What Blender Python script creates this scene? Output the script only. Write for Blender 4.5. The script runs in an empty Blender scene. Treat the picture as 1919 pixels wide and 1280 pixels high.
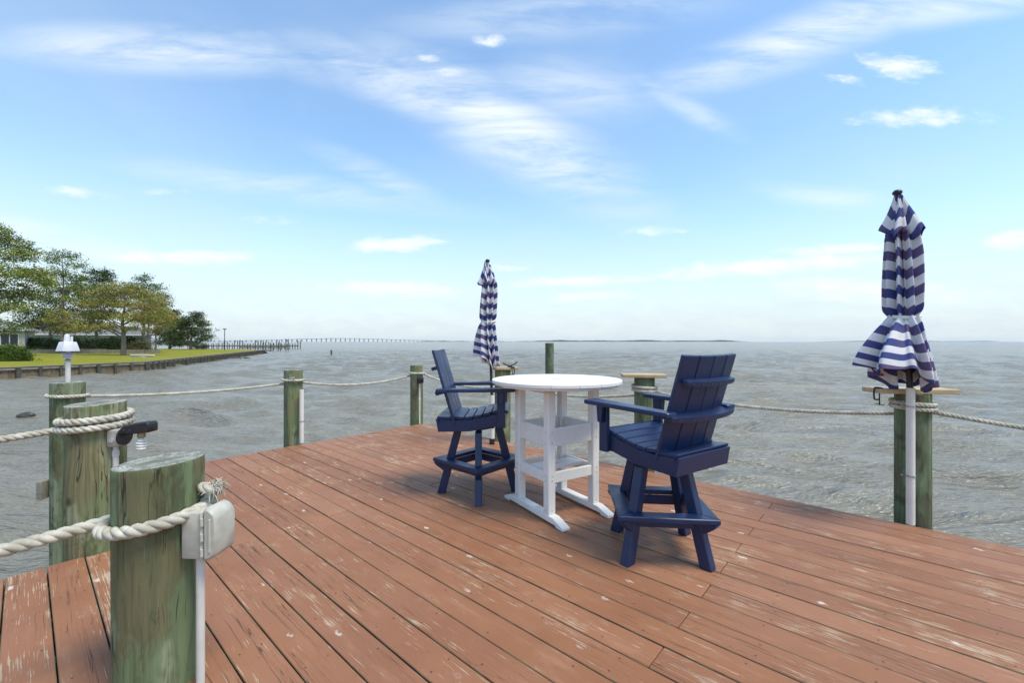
import bpy, bmesh, math, random
import numpy as np
from mathutils import Vector, Matrix, Euler
random.seed(7)
rng = np.random.default_rng(7)
scene = bpy.context.scene
COL = scene.collection
R = math.radians
PI = math.pi

# ------------------------------------------------------------------ camera
HC, F = 1.38, 809.0            # camera height, focal length in photo pixels (1919 wide)
cd = bpy.data.cameras.new('camera'); cam = bpy.data.objects.new('camera', cd); COL.objects.link(cam)
cam.location = (0, 0, HC); cam.rotation_euler = (R(90), 0, 0)
cd.sensor_width = 36; cd.lens = 36 * F / 1919; cd.clip_start = .05; cd.clip_end = 60000
scene.camera = cam

# ------------------------------------------------------------------ light, sky
SUN_AZ, SUN_EL = R(122), R(64)        # azimuth clockwise from the view direction (+Y)
EXPOSURE = 1.22
world = bpy.data.worlds.new('World'); scene.world = world; world.use_nodes = True
scene.view_settings.view_transform = 'Standard'; scene.view_settings.look = 'None'
scene.view_settings.exposure = EXPOSURE; scene.view_settings.gamma = 1
scene.view_settings.use_curve_mapping = False
scene.view_settings.use_white_balance = True; scene.view_settings.white_balance_temperature = 7000; scene.view_settings.white_balance_tint = 6
sd = bpy.data.lights.new('sun', 'SUN'); sun = bpy.data.objects.new('sun', sd); COL.objects.link(sun)
sd.energy = 1.5; sd.angle = R(20); sd.color = (1, .95, .87)
sdir = Vector((math.sin(SUN_AZ) * math.cos(SUN_EL), math.cos(SUN_AZ) * math.cos(SUN_EL), math.sin(SUN_EL)))
sun.rotation_euler = sdir.to_track_quat('Z', 'Y').to_euler(); sun.location = sdir * 50

class NT:
    """small node-tree helper"""
    def __init__(s, tree): s.t = tree; s.n = tree.nodes; s.l = tree.links
    def add(s, typ, ins=None, **kw):
        n = s.n.new(typ)
        for k, v in kw.items(): setattr(n, k, v)
        for k, v in (ins or {}).items(): s.put(n.inputs[k], v)
        return n
    def put(s, sock, v):
        if isinstance(v, bpy.types.NodeSocket): s.l.new(v, sock)
        elif isinstance(v, bpy.types.Node): s.l.new(v.outputs[0], sock)
        else:
            if sock.type == 'RGBA' and hasattr(v, '__len__') and len(v) == 3: v = (*v, 1)
            sock.default_value = v
    def math(s, op, a, b=None, c=None, clamp=False):
        n = s.n.new('ShaderNodeMath'); n.operation = op; n.use_clamp = clamp
        s.put(n.inputs[0], a)
        if b is not None: s.put(n.inputs[1], b)
        if c is not None: s.put(n.inputs[2], c)
        return n.outputs[0]
    def vmath(s, op, a, b=None):
        n = s.n.new('ShaderNodeVectorMath'); n.operation = op
        s.put(n.inputs[0], a)
        if b is not None: s.put(n.inputs[1], b)
        return n.outputs['Value'] if op in ('DOT_PRODUCT', 'LENGTH') else n.outputs[0]
    def scale(s, v, sc):
        n = s.n.new('ShaderNodeMapping'); s.put(n.inputs['Vector'], v); n.inputs['Scale'].default_value = sc
        return n.outputs[0]
    def noise(s, v, scale, detail=4, rough=.55, dist=0.):
        n = s.n.new('ShaderNodeTexNoise'); s.put(n.inputs['Vector'], v)
        n.inputs['Scale'].default_value = scale; n.inputs['Detail'].default_value = detail
        n.inputs['Roughness'].default_value = rough; n.inputs['Distortion'].default_value = dist
        return n.outputs['Fac']
    def ramp(s, v, a, b, lo=0., hi=1., smooth=True):
        n = s.n.new('ShaderNodeMapRange'); n.interpolation_type = 'SMOOTHSTEP' if smooth else 'LINEAR'
        s.put(n.inputs[0], v); n.inputs[1].default_value = a; n.inputs[2].default_value = b
        n.inputs[3].default_value = lo; n.inputs[4].default_value = hi
        return n.outputs[0]
    def mix(s, fac, a, b, mode='MIX'):
        n = s.n.new('ShaderNodeMix'); n.data_type = 'RGBA'; n.blend_type = mode
        s.put(n.inputs[0], fac); s.put(n.inputs[6], a); s.put(n.inputs[7], b)
        return n.outputs[2]
    def bump(s, h, strength, dist=.01, normal=None):
        n = s.n.new('ShaderNodeBump'); s.put(n.inputs['Height'], h)
        n.inputs['Strength'].default_value = strength; n.inputs['Distance'].default_value = dist
        if normal is not None: s.put(n.inputs['Normal'], normal)
        return n.outputs[0]

def pix_dir(px, py):
    return Vector((px - 959.5, F, 640 - py)).normalized()

wt = NT(world.node_tree); wt.n.clear()
sky = wt.add('ShaderNodeTexSky', sky_type='NISHITA', sun_disc=False)
sky.sun_elevation = SUN_EL; sky.sun_rotation = SUN_AZ
sky.altitude = 0; sky.air_density = 1.0; sky.dust_density = .35; sky.ozone_density = 1.6
tc = wt.add('ShaderNodeTexCoord'); D = tc.outputs['Generated']
sep = wt.add('ShaderNodeSeparateXYZ', {0: D}); dz = sep.outputs[2]
# cloud-plane coordinates for the scattered cirrus, gnomonic coordinates (x/y, z/y) for the clouds in view
dzc = wt.math('ADD', wt.math('MAXIMUM', dz, 0.), .12)
P = wt.add('ShaderNodeCombineXYZ', {0: wt.math('DIVIDE', sep.outputs[0], dzc), 1: wt.math('DIVIDE', sep.outputs[1], dzc)}).outputs[0]
dyc = wt.math('MAXIMUM', sep.outputs[1], .12)
Q2 = wt.add('ShaderNodeCombineXYZ', {0: wt.math('DIVIDE', sep.outputs[0], dyc), 1: wt.math('DIVIDE', dz, dyc)}).outputs[0]
rot = wt.add('ShaderNodeMapping', {'Vector': Q2}); rot.inputs['Rotation'].default_value = (0, 0, R(24)); rot.inputs['Scale'].default_value = (1.3, 6.5, 1)
n_fine = wt.noise(rot.outputs[0], 2.0, 9, .66, .35)
n_puff = wt.noise(wt.scale(Q2, (13, 38, 1)), 1.0, 7, .66, .3)
n_big = wt.noise(wt.scale(P, (.8, .45, 1)), .9, 6, .58, .5)
def blobs(lst):
    tot = None
    for (px, py, hl, hw, ang, dens) in lst:
        mp = wt.add('ShaderNodeMapping', {'Vector': Q2}, vector_type='TEXTURE')
        mp.inputs['Location'].default_value = ((px - 959.5) / F, (640 - py) / F, 0); mp.inputs['Rotation'].default_value = (0, 0, R(-ang)); mp.inputs['Scale'].default_value = (hl / F, hw / F, 1)
        v = wt.ramp(wt.vmath('LENGTH', mp.outputs[0]), .1, 1.75, dens, 0.)
        tot = v if tot is None else wt.math('MAXIMUM', tot, v)
    return tot
mf = blobs([(290, 92, 250, 36, 3, .8), (510, 95, 120, 26, 24, .4), (780, 170, 210, 42, 22, .75), (950, 240, 240, 62, 30, 1.), (1050, 310, 110, 50, 15, .8), (1060, 165, 140, 48, 5, .5),
      (1560, 50, 310, 40, -20, .85), (1790, 8, 200, 30, -8, .75), (1280, 195, 100, 20, 28, .5), (540, 350, 260, 24, 8, .5), (720, 335, 120, 22, 25, .45), (1050, 25, 270, 40, -5, .45), (1540, 365, 100, 20, 5, .5), (60, 440, 220, 24, 12, .5)])
mpf = blobs([(745, 457, 92, 18, -2, 1.), (335, 482, 165, 15, 0, .95), (150, 362, 75, 12, 5, .7), (303, 358, 55, 9, 0, .5), (510, 412, 65, 10, 5, .55), (1460, 498, 250, 18, -4, 1.), (1580, 467, 120, 12, -3, .9),
      (740, 541, 165, 18, 2, .9), (1080, 527, 165, 11, -2, .9), (1100, 556, 80, 11, -2, .9), (1640, 545, 230, 26, 3, .85), (1900, 450, 60, 20, -8, 1.), (950, 503, 50, 7, 0, .7),
      (917, 75, 30, 14, 0, .85), (845, 135, 27, 12, 0, .85), (800, 107, 26, 9, 0, .65), (1690, 125, 80, 24, 10, .9), (1590, 150, 50, 12, 10, .7), (1720, 218, 130, 22, 0, .75), (1220, 432, 80, 11, 0, .65)])
cf = wt.math('MULTIPLY', wt.math('MULTIPLY', mf, wt.ramp(n_fine, .27, .66)), .95)
cp = wt.ramp(wt.math('ADD', wt.math('MULTIPLY', mpf, .55), wt.math('MULTIPLY', n_puff, .95)), .62, 1.08, 0., .95)
cp = wt.math('MULTIPLY', cp, wt.ramp(mpf, .02, .25))
cl = wt.math('SUBTRACT', 1., wt.math('MULTIPLY', wt.math('SUBTRACT', 1., cf), wt.math('SUBTRACT', 1., cp)))
cl0 = cl
veil = wt.ramp(n_big, .36, .75, .12, .36)
low = wt.math('MULTIPLY', wt.ramp(dz, -.02, .34, 1., 0.), wt.ramp(n_puff, .3, .7, .93, 1.))
thin = wt.math('SUBTRACT', 1., wt.math('MULTIPLY', wt.math('SUBTRACT', 1., veil), wt.math('SUBTRACT', 1., low)))
hs = wt.add('ShaderNodeHueSaturation', {'Saturation': 1.18, 'Value': 1.0, 'Color': sky.outputs[0]})
skyc = wt.mix(cl0, wt.mix(thin, hs.outputs[0], (2.35, 2.75, 3.3)), (3.3, 3.6, 4.05))
bg = wt.add('ShaderNodeBackground', {'Color': skyc, 'Strength': .13})
wt.add('ShaderNodeOutputWorld', {'Surface': bg.outputs[0]})

# ------------------------------------------------------------------ helpers
def G(px, py, z=0.):
    """a point of the photograph that lies at height z"""
    d = (HC - z) * F / (py - 640)
    return Vector(((px - 959.5) / F * d, d, z))

def tag(o, label=None, cat=None, group=None, kind=None):
    if label: o['label'] = label
    if cat: o['category'] = cat
    if group: o['group'] = group
    if kind: o['kind'] = kind
    return o
def link(name, me, mat=None, parent=None, loc=(0, 0, 0), rot=(0, 0, 0)):
    o = bpy.data.objects.new(name, me); COL.objects.link(o)
    if me is not None and mat is not None and len(me.materials) == 0:
        for m in (mat if isinstance(mat, (list, tuple)) else [mat]): me.materials.append(m)
    if parent is not None: o.parent = parent
    o.location = loc; o.rotation_euler = rot
    return o
def empty(name, loc, rz=0.):
    o = bpy.data.objects.new(name, None); COL.objects.link(o); o.location = loc; o.rotation_euler = (0, 0, rz)
    o.empty_display_size = .1
    return o
def to_mesh(bm, name, smooth=None):
    bmesh.ops.recalc_face_normals(bm, faces=bm.faces[:])
    me = bpy.data.meshes.new(name); bm.to_mesh(me); bm.free()
    if smooth is not None: smooth_by_angle(me, smooth)
    return me
def smooth_by_angle(me, deg=40):
    for p in me.polygons: p.use_smooth = True
    try: me.set_sharp_from_angle(angle=R(deg))
    except Exception: pass
def box_bm(bm, c, s, rot=None, bev=0., seg=1):
    r = bmesh.ops.create_cube(bm, size=1.)
    vs = r['verts']
    M = Matrix.Translation(c) @ (rot.to_4x4() if rot is not None else Matrix.Identity(4)) @ Matrix.Diagonal((*s, 1))
    bmesh.ops.transform(bm, matrix=M, verts=vs)
    if bev > 0:
        es = list({e for v in vs for e in v.link_edges})
        bmesh.ops.bevel(bm, geom=es, offset=bev, segments=seg, profile=.5, affect='EDGES')
def box_me(c, s, rot=None, bev=.004, seg=1, smooth=None):
    bm = bmesh.new(); box_bm(bm, c, s, rot, bev, seg); return to_mesh(bm, 'box', smooth)
def prism_bm(bm, pts, axis, a, b, bev=0.):
    """polygon pts (2D) extruded along axis ('x','y','z') from a to b"""
    def P3(p, h):
        return {'x': (h, p[0], p[1]), 'y': (p[0], h, p[1]), 'z': (p[0], p[1], h)}[axis]
    lo = [bm.verts.new(P3(p, a)) for p in pts]; hi = [bm.verts.new(P3(p, b)) for p in pts]
    fs = [bm.faces.new(lo), bm.faces.new(hi)]
    n = len(pts)
    for i in range(n): fs.append(bm.faces.new((lo[i], lo[(i + 1) % n], hi[(i + 1) % n], hi[i])))
    if bev > 0:
        bmesh.ops.recalc_face_normals(bm, faces=fs)
        es = list({e for f in fs for e in f.edges})
        bmesh.ops.bevel(bm, geom=es, offset=bev, segments=1, affect='EDGES')
def prism_me(pts, axis, a, b, bev=.004, smooth=None):
    bm = bmesh.new(); prism_bm(bm, pts, axis, a, b, bev); return to_mesh(bm, 'prism', smooth)
def lathe_me(prof, seg=32, smooth=35, close=True):
    bm = bmesh.new(); rings = []
    for (r, z) in prof:
        if r < 1e-6: rings.append([bm.verts.new((0, 0, z))])
        else: rings.append([bm.verts.new((r * math.cos(2 * PI * i / seg), r * math.sin(2 * PI * i / seg), z)) for i in range(seg)])
    for a, b in zip(rings[:-1], rings[1:]):
        for i in range(seg):
            j = (i + 1) % seg
            if len(a) == 1 and len(b) == 1: continue
            if len(a) == 1: bm.faces.new((a[0], b[i], b[j]))
            elif len(b) == 1: bm.faces.new((a[i], a[j], b[0]))
            else: bm.faces.new((a[i], a[j], b[j], b[i]))
    if close:
        for rg in (rings[0], rings[-1]):
            if len(rg) > 2: bm.faces.new(rg)
    return to_mesh(bm, 'lathe', smooth)
def arr_mesh(name, V, Fc, smooth=False):
    me = bpy.data.meshes.new(name)
    V = np.asarray(V, dtype=np.float32); Fc = np.asarray(Fc, dtype=np.int32); k = Fc.shape[1]
    me.vertices.add(len(V)); me.vertices.foreach_set('co', V.ravel())
    me.loops.add(Fc.size); me.loops.foreach_set('vertex_index', Fc.ravel())
    me.polygons.add(len(Fc)); me.polygons.foreach_set('loop_start', np.arange(0, Fc.size, k, dtype=np.int32))
    me.polygons.foreach_set('loop_total', np.full(len(Fc), k, dtype=np.int32))
    me.update(calc_edges=True); me.validate()
    if smooth:
        for p in me.polygons: p.use_smooth = True
    return me
def frames(P):
    P = np.asarray(P, float); T = np.gradient(P, axis=0); T /= np.linalg.norm(T, axis=1)[:, None] + 1e-12
    N = np.zeros_like(T); a = np.array([0, 0, 1.]) if abs(T[0, 2]) < .9 else np.array([1., 0, 0])
    n = a - T[0] * a.dot(T[0]); N[0] = n / np.linalg.norm(n)
    for i in range(1, len(P)):
        n = N[i - 1] - T[i] * N[i - 1].dot(T[i]); N[i] = n / (np.linalg.norm(n) + 1e-12)
    return T, N, np.cross(T, N)
def tube_arr(P, rad, sides=8):
    """verts, quads of a tube along P, radius scalar or per point (open ends closed by a tip vertex ring)"""
    P = np.asarray(P, float); n = len(P); rad = np.broadcast_to(rad, (n,))
    T, N, B = frames(P)
    a = np.arange(sides) * 2 * PI / sides
    V = P[:, None, :] + rad[:, None, None] * (np.cos(a)[None, :, None] * N[:, None, :] + np.sin(a)[None, :, None] * B[:, None, :])
    V = V.reshape(-1, 3)
    i = np.arange(n - 1)[:, None] * sides; j = np.arange(sides)[None, :]; j2 = (j + 1) % sides
    Q = np.stack([i + j, i + j2, i + sides + j2, i + sides + j], -1).reshape(-1, 4)
    # end caps as degenerate fans collapsed to the centre
    V = np.vstack([V, P[:1], P[-1:]]); c0, c1 = len(V) - 2, len(V) - 1
    jj = np.arange(0, sides, 2); e = (n - 1) * sides
    cap0 = np.stack([np.full(len(jj), c0), (jj + 2) % sides, (jj + 1) % sides, jj], -1)
    cap1 = np.stack([np.full(len(jj), c1), e + jj, e + (jj + 1) % sides, e + (jj + 2) % sides], -1)
    return V, np.vstack([Q, cap0, cap1])
def tubes_mesh(name, lst, smooth=True):
    Vs, Qs, o = [], [], 0
    for P_, r_, s_ in lst:
        V, Q = tube_arr(P_, r_, s_); Vs.append(V); Qs.append(Q + o); o += len(V)
    return arr_mesh(name, np.vstack(Vs), np.vstack(Qs), smooth)
def bez(pts, n):
    """Catmull-Rom through pts"""
    pts = np.asarray(pts, float); p = np.vstack([2 * pts[0] - pts[1], pts, 2 * pts[-1] - pts[-2]])
    out = []; m = len(pts) - 1
    for t in np.linspace(0, m, n):
        k = min(int(t), m - 1); u = t - k; a, b, c, d = p[k:k + 4]
        out.append(.5 * ((2 * b) + (c - a) * u + (2 * a - 5 * b + 4 * c - d) * u * u + (3 * b - a - 3 * c + d) * u ** 3))
    return np.array(out)

# ------------------------------------------------------------------ materials
def mat(name):
    m = bpy.data.materials.new(name); m.use_nodes = True; t = NT(m.node_tree)
    b = t.n['Principled BSDF']
    return m, t, b
def plain(name, col, rough=.5, metal=0., var=.12, scale=30., bump=0., bscale=200.):
    m, t, b = mat(name); tc = t.add('ShaderNodeTexCoord')
    n = t.noise(tc.outputs['Object'], scale, 5, .6)
    lo = tuple(c * (1 - var) for c in col); hi = tuple(min(1, c * (1 + var)) for c in col)
    t.put(b.inputs['Base Color'], t.mix(t.ramp(n, .3, .7), lo, hi))
    t.put(b.inputs['Roughness'], t.ramp(n, .2, .8, max(.02, rough - .08), min(1, rough + .1)))
    b.inputs['Metallic'].default_value = metal
    if bump: t.put(b.inputs['Normal'], t.bump(t.noise(tc.outputs['Object'], bscale, 3), bump, .002))
    return m

def deck_material():
    m, t, b = mat('painted_deck_board')
    tc = t.add('ShaderNodeTexCoord'); oi = t.add('ShaderNodeObjectInfo'); geo = t.add('ShaderNodeNewGeometry')
    rnd = oi.outputs['Random']
    off = t.add('ShaderNodeCombineXYZ', {0: t.math('MULTIPLY', rnd, 37.), 1: t.math('MULTIPLY', rnd, 91.), 2: 0.})
    v = t.vmath('ADD', tc.outputs['Object'], off.outputs[0])
    W = geo.outputs['Position']
    warp = t.noise(t.scale(v, (1.2, 6, 1)), 1., 3)
    vw = t.vmath('ADD', v, t.add('ShaderNodeCombineXYZ', {1: t.math('MULTIPLY', t.math('SUBTRACT', warp, .5), .035)}).outputs[0])
    grain = t.noise(t.scale(vw, (3, 150, 3)), 1., 5, .65)
    grain2 = t.noise(t.scale(vw, (1.1, 55, 1)), 1., 4, .6)
    big = t.noise(W, 1.1, 5, .6)
    wear = t.noise(W, 2.7, 5, .65)
    # cloth of paint: faded, slightly different per board
    base = t.mix(t.ramp(big, .3, .7), (.262, .108, .050), (.325, .146, .072))
    base = t.mix(t.math('MULTIPLY', rnd, .5), base, (.235, .10, .055)); base = t.mix(t.ramp(t.math('FRACT', t.math('MULTIPLY', rnd, 7.3)), .6, 1., 0, .45), base, (.39, .185, .10))
    base = t.mix(t.ramp(t.noise(t.scale(v, (2, 9, 1)), 1.5, 5, .6), .52, .75, 0, .45), base, (.42, .225, .135))
    base = t.mix(t.ramp(grain, .45, .75, 0, .28), base, (.19, .082, .055))
    # paint gone along the grain: pale dry wood
    pm = t.math('ADD', t.math('ADD', t.math('MULTIPLY', grain, .55), t.math('MULTIPLY', t.math('SUBTRACT', t.math('FRACT', t.math('MULTIPLY', rnd, 13.7)), .55), .05)), t.math('ADD', t.math('MULTIPLY', wear, .34), t.math('MULTIPLY', t.noise(t.scale(v, (5, 16, 1)), 1.6, 4, .6), .26)))
    peel = t.ramp(pm, .625, .67)
    base = t.mix(t.math('MULTIPLY', peel, .68), base, (.52, .41, .29))
    # pale scuffs and droppings
    sp = t.add('ShaderNodeTexVoronoi', {'Vector': t.scale(t.vmath('ADD', v, t.add('ShaderNodeCombineXYZ', {0: t.math('MULTIPLY', t.noise(v, 30., 3), .05), 1: t.math('MULTIPLY', t.noise(v, 43., 3), .05)}).outputs[0]), (4.2, 11, 1)), 'Scale': 1.0})
    spm = t.math('MULTIPLY', t.ramp(sp.outputs['Distance'], .07, .14, 1., 0.), t.ramp(t.add('ShaderNodeSeparateColor', {0: sp.outputs['Color']}).outputs[0], .62, .68))
    spm = t.math('MULTIPLY', spm, t.ramp(t.noise(W, .9, 2), .38, .52))
    base = t.mix(t.math('MULTIPLY', spm, .8), base, (.66, .60, .55))
    # long drying cracks
    crack_n = t.noise(t.scale(vw, (.5, 30, 1)), 1., 4, .55, .15)
    crack = t.math('MULTIPLY', t.ramp(t.math('ABSOLUTE', t.math('SUBTRACT', crack_n, .5)), .002, .009, 1., 0.), t.ramp(t.noise(t.scale(v, (.8, 4, 1)), 1.3, 3), .47, .6))
    base = t.mix(t.math('MULTIPLY', crack, .85), base, (.045, .025, .018))
    # nail heads, two on every joist
    s = t.add('ShaderNodeSeparateXYZ', {0: tc.outputs['Object']})
    fx = t.math('SUBTRACT', t.math('FRACT', t.math('DIVIDE', t.math('ADD', s.outputs[0], .025), .42)), .5)
    dx = t.math('MULTIPLY', fx, .42); dy = t.math('SUBTRACT', t.math('ABSOLUTE', s.outputs[1]), t.math('ADD', .046, t.math('MULTIPLY', t.math('SUBTRACT', warp, .5), .03)))
    nd = t.math('SQRT', t.math('ADD', t.math('MULTIPLY', dx, dx), t.math('MULTIPLY', dy, dy)))
    nail = t.math('MULTIPLY', t.ramp(nd, .0035, .0065, 1., 0.), t.ramp(t.noise(W, 9., 2), .4, .5))
    base = t.mix(t.math('MULTIPLY', nail, .85), base, (.05, .03, .022))
    # specks of dirt
    dirt = t.ramp(t.noise(v, 85., 2, .5), .68, .74)
    base = t.mix(t.math('MULTIPLY', dirt, .6), base, (.07, .045, .03))
    # bare, algae-stained board edges
    ed = t.ramp(t.math('ABSOLUTE', s.outputs[1]), .0772, .0800)
    base = t.mix(t.math('MULTIPLY', ed, .9), base, t.mix(t.ramp(t.noise(W, 5., 3), .45, .6), (.10, .07, .045), (.16, .17, .09)))
    t.put(b.inputs['Base Color'], base)
    t.put(b.inputs['Roughness'], t.ramp(wear, .3, .7, .5, .72))
    b.inputs['Specular IOR Level'].default_value = .35
    h = t.math('SUBTRACT', t.math('ADD', t.math('MULTIPLY', grain, .5), t.math('MULTIPLY', grain2, .4)), t.math('ADD', t.math('MULTIPLY', crack, 1.2), t.math('MULTIPLY', peel, .3)))
    t.put(b.inputs['Normal'], t.bump(h, .55, .004))
    return m

def pile_material(name, c_green, c_brown, c_pale, seed):
    m, t, b = mat(name); tc = t.add('ShaderNodeTexCoord')
    v0 = t.vmath('ADD', tc.outputs['Object'], (seed, seed * 2.3, seed * .7))
    wv = t.noise(t.scale(v0, (4, 4, 1.1)), 1., 3, .5)
    v = t.vmath('ADD', v0, t.add('ShaderNodeCombineXYZ', {0: t.math('MULTIPLY', t.math('SUBTRACT', wv, .5), .13), 1: t.math('MULTIPLY', t.math('SUBTRACT', wv, .5), -.12)}).outputs[0])
    g1 = t.noise(t.scale(v, (55, 55, 1.6)), 1., 5, .62)
    g2 = t.noise(t.scale(v, (150, 150, 3)), 1., 4, .6)
    # growth-ring figure on the flank
    fig = t.add('ShaderNodeTexWave', {'Vector': t.scale(v, (1, 1, .16)), 'Scale': 9., 'Distortion': 7., 'Detail': 3., 'Detail Scale': 1.4}, wave_type='BANDS', bands_direction='X').outputs['Fac']
    pat = t.noise(t.scale(v0, (5.5, 5.5, 2.3)), 1., 5, .62, .5)
    pat2 = t.noise(t.scale(v0, (3.0, 3.0, 1.4)), 1.7, 4, .55)
    base = t.mix(t.ramp(pat, .46, .54), c_green, c_brown)
    base = t.mix(t.ramp(pat2, .50, .60, 0, .8), base, c_pale)
    base = t.mix(t.ramp(fig, .25, .9, 0, .35), base, tuple(c * .48 for c in c_green))
    base = t.mix(t.ramp(g1, .48, .72, 0, .6), base, tuple(c * .4 for c in c_brown))
    base = t.mix(t.ramp(g2, .58, .8, 0, .35), base, tuple(min(1, c * 1.5) for c in c_pale))
    stain = t.noise(t.scale(v0, (7, 7, 3.2)), 1., 6, .68, .8)
    base = t.mix(t.ramp(stain, .54, .62, 0, .62), base, tuple(c * .38 for c in c_brown))
    kv = t.add('ShaderNodeTexVoronoi', {'Vector': t.scale(v0, (3.2, 3.2, 2.4)), 'Scale': 1.})
    base = t.mix(t.ramp(kv.outputs['Distance'], .05, .11, .8, 0.), base, (.05, .045, .025))
    ck = t.noise(t.scale(v, (20, 20, .7)), 1., 2, .5)
    crack = t.math('MULTIPLY', t.ramp(t.math('ABSOLUTE', t.math('SUBTRACT', ck, .5)), .003, .011, 1., 0.), t.ramp(t.noise(v0, 3.3, 2), .5, .58))
    base = t.mix(t.math('MULTIPLY', crack, .8), base, (.025, .025, .015))
    # weathered end grain on the flat top
    geo = t.add('ShaderNodeNewGeometry'); nz = t.add('ShaderNodeSeparateXYZ', {0: geo.outputs['Normal']}).outputs[2]
    ring = t.add('ShaderNodeTexWave', {'Vector': tc.outputs['Object'], 'Scale': 26., 'Distortion': 2.2, 'Detail': 3., 'Detail Scale': 3.}, wave_type='RINGS', rings_direction='Z').outputs['Fac']
    top = t.mix(t.ramp(t.noise(v0, 14., 5, .65), .38, .66), (.22, .215, .18), (.50, .52, .44))
    top = t.mix(t.ramp(ring, .2, .9, .0, .4), top, (.15, .16, .11))
    top = t.mix(t.ramp(t.noise(v0, 26., 4, .6), .56, .7, 0, .7), top, (.12, .11, .09))
    oc = t.add('ShaderNodeSeparateXYZ', {0: tc.outputs['Object']})
    an = t.math('ARCTAN2', oc.outputs[1], oc.outputs[0]); rr = t.math('SQRT', t.math('ADD', t.math('MULTIPLY', oc.outputs[0], oc.outputs[0]), t.math('MULTIPLY', oc.outputs[1], oc.outputs[1])))
    ck2 = t.noise(t.add('ShaderNodeCombineXYZ', {0: t.math('MULTIPLY', an, 2.2), 1: t.math('MULTIPLY', rr, 3.), 2: seed}).outputs[0], 2.6, 3, .6)
    top = t.mix(t.ramp(t.math('ABSOLUTE', t.math('SUBTRACT', ck2, .5)), .004, .016, .85, 0.), top, (.03, .03, .022))
    top = t.mix(t.ramp(t.math('ADD', rr, t.math('MULTIPLY', t.noise(v0, 12., 4), .12)), .08, .15, .65, 0.), top, (.13, .12, .10))
    base = t.mix(t.ramp(nz, .25, .7), base, top)
    t.put(b.inputs['Base Color'], base); b.inputs['Roughness'].default_value = .8; b.inputs['Specular IOR Level'].default_value = .25
    h = t.math('SUBTRACT', t.math('ADD', t.math('MULTIPLY', g1, .6), t.math('MULTIPLY', g2, .35)), t.math('MULTIPLY', crack, 1.5))
    t.put(b.inputs['Normal'], t.bump(h, .6, .006))
    return m

def wood_material(name, c0, c1, axis=0):
    m, t, b = mat(name); tc = t.add('ShaderNodeTexCoord'); oi = t.add('ShaderNodeObjectInfo')
    v = t.vmath('ADD', tc.outputs['Object'], t.add('ShaderNodeCombineXYZ', {0: t.math('MULTIPLY', oi.outputs['Random'], 31.), 1: t.math('MULTIPLY', oi.outputs['Random'], 17.)}).outputs[0])
    sc = [60, 60, 60]; sc[axis] = 2.5
    g = t.noise(t.scale(v, tuple(sc)), 1., 5, .6); p = t.noise(v, 4., 4)
    base = t.mix(t.ramp(p, .35, .65), c0, c1)
    base = t.mix(t.ramp(g, .45, .75, 0, .55), base, tuple(c * .45 for c in c0))
    t.put(b.inputs['Base Color'], base); b.inputs['Roughness'].default_value = .8
    t.put(b.inputs['Normal'], t.bump(g, .5, .004))
    return m

def hdpe(name, col, rough):
    m, t, b = mat(name); tc = t.add('ShaderNodeTexCoord')
    n = t.noise(tc.outputs['Object'], 160., 3, .6); n2 = t.noise(tc.outputs['Object'], 6., 4)
    t.put(b.inputs['Base Color'], t.mix(t.ramp(n2, .3, .7), tuple(c * .95 for c in col), tuple(min(1, c * 1.04) for c in col)))
    t.put(b.inputs['Roughness'], t.ramp(n2, .3, .7, rough - .05, rough + .07))
    t.put(b.inputs['Normal'], t.bump(n, .35, .0015))
    return m

def rope_material():
    m, t, b = mat('weathered_rope'); tc = t.add('ShaderNodeTexCoord')
    n = t.noise(tc.outputs['Object'], 14., 5, .65); f = t.noise(tc.outputs['Object'], 320., 3, .6)
    base = t.mix(t.ramp(n, .35, .68), (.40, .37, .29), (.62, .59, .50))
    base = t.mix(t.ramp(t.noise(tc.outputs['Object'], 45., 4), .55, .75, 0, .5), base, (.27, .26, .18))
    t.put(b.inputs['Base Color'], base); b.inputs['Roughness'].default_value = .9; b.inputs['Specular IOR Level'].default_value = .2
    t.put(b.inputs['Normal'], t.bump(f, .6, .002))
    return m

def stripe_material():
    m, t, b = mat('striped_canvas'); tc = t.add('ShaderNodeTexCoord')
    uv = t.add('ShaderNodeUVMap'); s = t.add('ShaderNodeSeparateXYZ', {0: uv.outputs[0]})
    band = t.math('FRACT', t.math('DIVIDE', s.outputs[1], .142))
    st = t.ramp(t.math('ABSOLUTE', t.math('SUBTRACT', band, .5)), .247, .253)       # 1 = navy
    fade = t.noise(t.add('ShaderNodeCombineXYZ', {0: t.math('MULTIPLY', s.outputs[0], 5.), 1: t.math('MULTIPLY', s.outputs[1], 1.1)}).outputs[0], 1.6, 3)
    dark = t.mix(t.ramp(fade, .46, .6), (.05, .065, .20), (.13, .095, .185))
    weave = t.noise(uv.outputs[0], 400., 2); sh = t.noise(tc.outputs['Object'], 9., 3)
    white = t.mix(t.ramp(sh, .3, .7), (.60, .59, .60), (.70, .69, .69))
    t.put(b.inputs['Base Color'], t.mix(st, white, dark)); b.inputs['Roughness'].default_value = .85
    b.inputs['Specular IOR Level'].default_value = .2
    t.put(b.inputs['Normal'], t.bump(t.math('ADD', weave, t.math('MULTIPLY', sh, .6)), .25, .004))
    return m

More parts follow.
